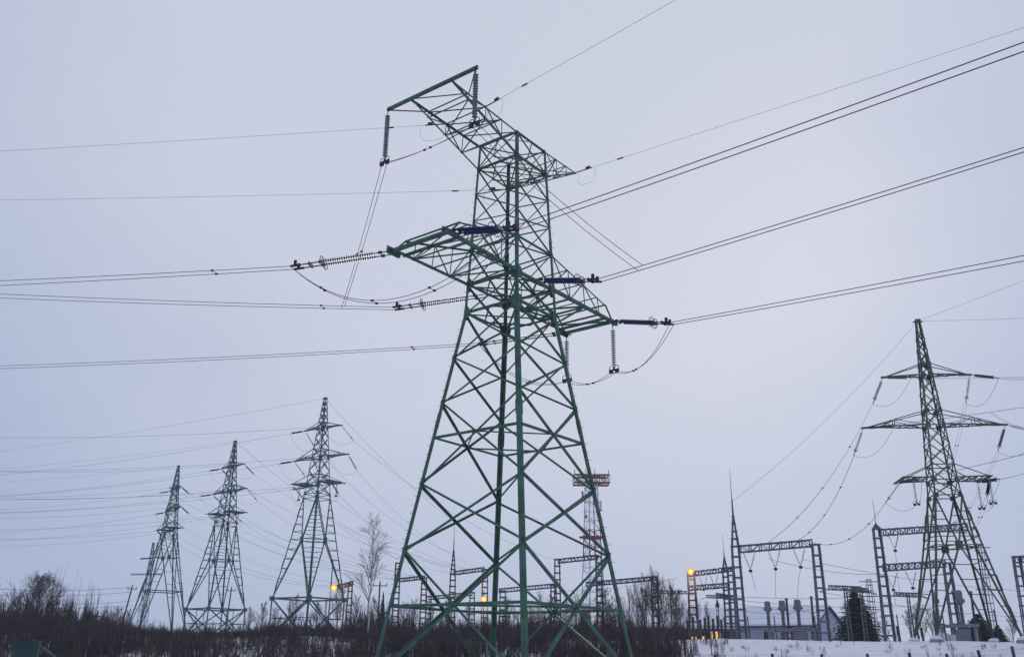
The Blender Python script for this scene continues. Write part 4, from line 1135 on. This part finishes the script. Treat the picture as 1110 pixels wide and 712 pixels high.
for i, (px, pt_, Y, k_) in enumerate(((448, 652, 104, 'bush1'), (468, 657, 98, 'sap1'), (484, 651, 108, 'bush2'), (507, 655, 100, 'sap2'), (549, 650, 102, 'bush3'), (598, 648, 100, 'bush1'), (624, 645, 96, 'sap0'), (655, 642, 94, 'bush2'), (668, 650, 99, 'bush3'), (715, 634, 96, 'bush1'), (700, 640, 100, 'bush2'), (733, 640, 98, 'bush3'), (160, 676, 118, 'bush2'), (176, 678, 112, 'bush1'), (222, 679, 110, 'bush3'))):
    plant_tree(k_, px, pt_, Y, ('leafless shrub on the bank behind the left half of the tallest tower', 'leafless shrub on the bank behind the right half of the tallest tower', 'leafless shrub on the bank right of the tallest tower', 'low leafless shrub on the bank below the left tower row')[0 if px < 565 and px > 400 else 1 if px < 690 and px > 400 else 2 if px > 400 else 3],
               name='shrub', group=('shrubs behind the left half of the tallest tower', 'shrubs behind the right half of the tallest tower', 'shrubs right of the tallest tower', 'low shrubs below the left tower row')[0 if px < 565 and px > 400 else 1 if px < 690 and px > 400 else 2 if px > 400 else 3], sx=1.15)
for i, (px, pt_, Y) in enumerate(((1000, 655, 125), (987, 662, 128), (1012, 660, 126), (1098, 668, 110), (960, 668, 130))):
    plant_tree('bush%d' % (i % 3 + 1), px, pt_, Y, ('bare tree between the left legs of the olive tower', 'bare tree left of the olive tower foot', 'bare tree behind the near left leg of the olive tower', 'bare tree at the right edge behind the olive tower', 'low bare tree right of the tall spruce')[i])

# ------------------------------------------------------------------ thickets: uncountable bare stems
def shrub(seed, h, stems, spread, minr=.009):
    m = MB(); rnd = random.Random(seed)
    for i in range(stems):
        az = rnd.uniform(0, 6.283); lean = rnd.uniform(.02, spread); hh = h * rnd.uniform(.55, 1.05)
        b_ = V((rnd.gauss(0, .18), rnd.gauss(0, .18), -.1)); d = V((math.cos(az) * lean, math.sin(az) * lean, 1))
        pts = [b_]
        for k in range(4):
            d = (d + V((rnd.gauss(0, .07), rnd.gauss(0, .07), .03))).normalized(); pts.append(pts[-1] + d * hh / 4)
        m.tube(pts, .017, 3, minr)
        for k in range(5):
            j = rnd.randint(1, 3); q = pts[j].lerp(pts[j + 1], rnd.random()); az2 = rnd.uniform(0, 6.283)
            d2 = (d + V((math.cos(az2), math.sin(az2), 0)) * .45).normalized(); e = q + d2 * hh * rnd.uniform(.15, .38)
            m.tube([q, q.lerp(e, .5) + Z * .03, e + Z * .06], minr, 3, minr * .7)
    return np.array(m.v, np.float32), m.f
PRO = [shrub(100 + i, 1.0, 5 + i % 3, .28) for i in range(6)]
PF = [(np.array([f for f in fs if len(f) == 4], np.int32), np.array([f for f in fs if len(f) == 3], np.int32)) for _, fs in PRO]
def scatter(name, mt, label, cat, spots):
    vs, q4, t3 = [], [], []; off = 0
    for i, (x, y, h, w) in enumerate(spots):
        k = i % 6; v_, _ = PRO[k]; a_ = rng.uniform(0, 6.28); c, s = math.cos(a_), math.sin(a_)
        p = np.empty_like(v_); wx = w
        p[:, 0] = (v_[:, 0] * c - v_[:, 1] * s) * wx + x; p[:, 1] = (v_[:, 0] * s + v_[:, 1] * c) * wx + y; p[:, 2] = v_[:, 2] * h + gz(x, y)
        vs.append(p); q4.append(PF[k][0] + off); t3.append(PF[k][1] + off); off += len(p)
    vv = np.concatenate(vs); q4 = np.concatenate(q4); t3 = np.concatenate(t3)
    me = bpy.data.meshes.new(name); me.vertices.add(len(vv)); me.vertices.foreach_set('co', vv.ravel())
    nl = q4.size + t3.size; me.loops.add(nl); me.loops.foreach_set('vertex_index', np.concatenate([q4.ravel(), t3.ravel()]))
    me.polygons.add(len(q4) + len(t3))
    ls = np.concatenate([np.arange(len(q4)) * 4, q4.size + np.arange(len(t3)) * 3]).astype(np.int32); me.polygons.foreach_set('loop_start', ls)
    me.update(calc_edges=True); me.validate(); me.materials.append(mt)
    o = bpy.data.objects.new(name, me); COL.objects.link(o)
    return tag(o, label, cat, kind='stuff')
def xpx(px, Y): return at(px, 690, Y).x
spots = []; spots_b = []
for i in range(6400):                                   # on the slope
    y = 51 + 34 * rng.random(); px = rng.uniform(-30, 800)
    dens = 1.0 if px < 690 else max(.10, 1 - (px - 690) / 80)
    clump = .5 + .5 * math.sin(px * .035 + 1.1 * math.sin(y * .4)) * math.sin(y * .55 + px * .013)
    if rng.random() > dens * (.22 + .95 * clump ** 1.5): continue
    h = (2.1 if px < 130 else 1.15 if px < 380 else 1.6) * rng.uniform(.3, 1.0) * (.65 + .6 * clump)
    (spots if rng.random() < (.25 if px < 140 else .5) else spots_b).append((xpx(px, y), y, h, rng.uniform(.5, 1.1)))
scatter('slope_thicket', TWIG, 'leafless reddish brush standing on the snowy slope in front', 'brush', spots)
scatter('slope_brush', BARK, 'leafless dark brush standing on the snowy slope in front', 'brush', spots_b)
spots = []; spots_b = []
for i in range(2700):                                   # behind the crest
    y = 86 + 55 * rng.random() ** 1.2; px = rng.uniform(-30, 742)
    if px < 150: h = 3.9 - 2.4 * smooth((px - 50) / 100)
    elif px < 280: h = .8
    elif px < 380: h = 1.7
    elif px < 430: h = 2.9
    elif px < 560: h = 2.3
    else: h = 2.9
    if 150 < px < 290 and rng.random() < .5: continue
    if px > 690 and rng.random() < .5: continue
    k = .62 + .5 * math.sin(px * .13 + y * .5) * math.sin(px * .047 + y * .13) + .22 * math.sin(px * .29)
    if k > 1 and rng.random() < .12: k *= 1.35
    (spots if rng.random() < (.8 if px < 300 else .5) else spots_b).append((xpx(px, y), y, h * k * rng.uniform(.45, 1.15) * (y / 95) ** .7, rng.uniform(1.0, 2.2)))
scatter('back_thicket', BARK, 'dark leafless thicket along the top of the bank', 'brush', spots)
scatter('back_brush', TWIG, 'brown leafless brush along the top of the bank', 'brush', spots_b)
spots = []
for i in range(70):                                    # sparse weeds on the right
    y = 56 + 22 * rng.random(); px = rng.uniform(770, 1120)
    spots.append((xpx(px, y), y, rng.uniform(.2, .7), rng.uniform(.3, .7)))
scatter('dry_weeds', TWIG, 'sparse dry weeds poking through the snow at right', 'weeds', spots)

# ------------------------------------------------------------------ winter haze: one closed box round the scene
HAZE = 0.00025
m = MB()
x0, x1, y0_, y1_, zb_, zt_ = -760, 760, -130, 1010, -1.2, 62
m.v += [(x0, y0_, zb_), (x1, y0_, zb_), (x1, y1_, zb_), (x0, y1_, zb_), (x0, y0_, zt_), (x1, y0_, zt_), (x1, y1_, zt_), (x0, y1_, zt_)]
m.f += [(3, 2, 1, 0), (4, 5, 6, 7), (0, 1, 5, 4), (1, 2, 6, 5), (2, 3, 7, 6), (3, 0, 4, 7)]
hm = bpy.data.materials.new('winter_haze'); hm.use_nodes = True
t_ = hm.node_tree; t_.nodes.remove(t_.nodes['Principled BSDF'])
pv = t_.nodes.new('ShaderNodeVolumePrincipled'); pv.inputs['Color'].default_value = (.90, .93, 1.0, 1); pv.inputs['Density'].default_value = HAZE
t_.links.new(pv.outputs[0], t_.nodes['Material Output'].inputs['Volume'])
tag(m.build('haze', hm), kind='stuff')
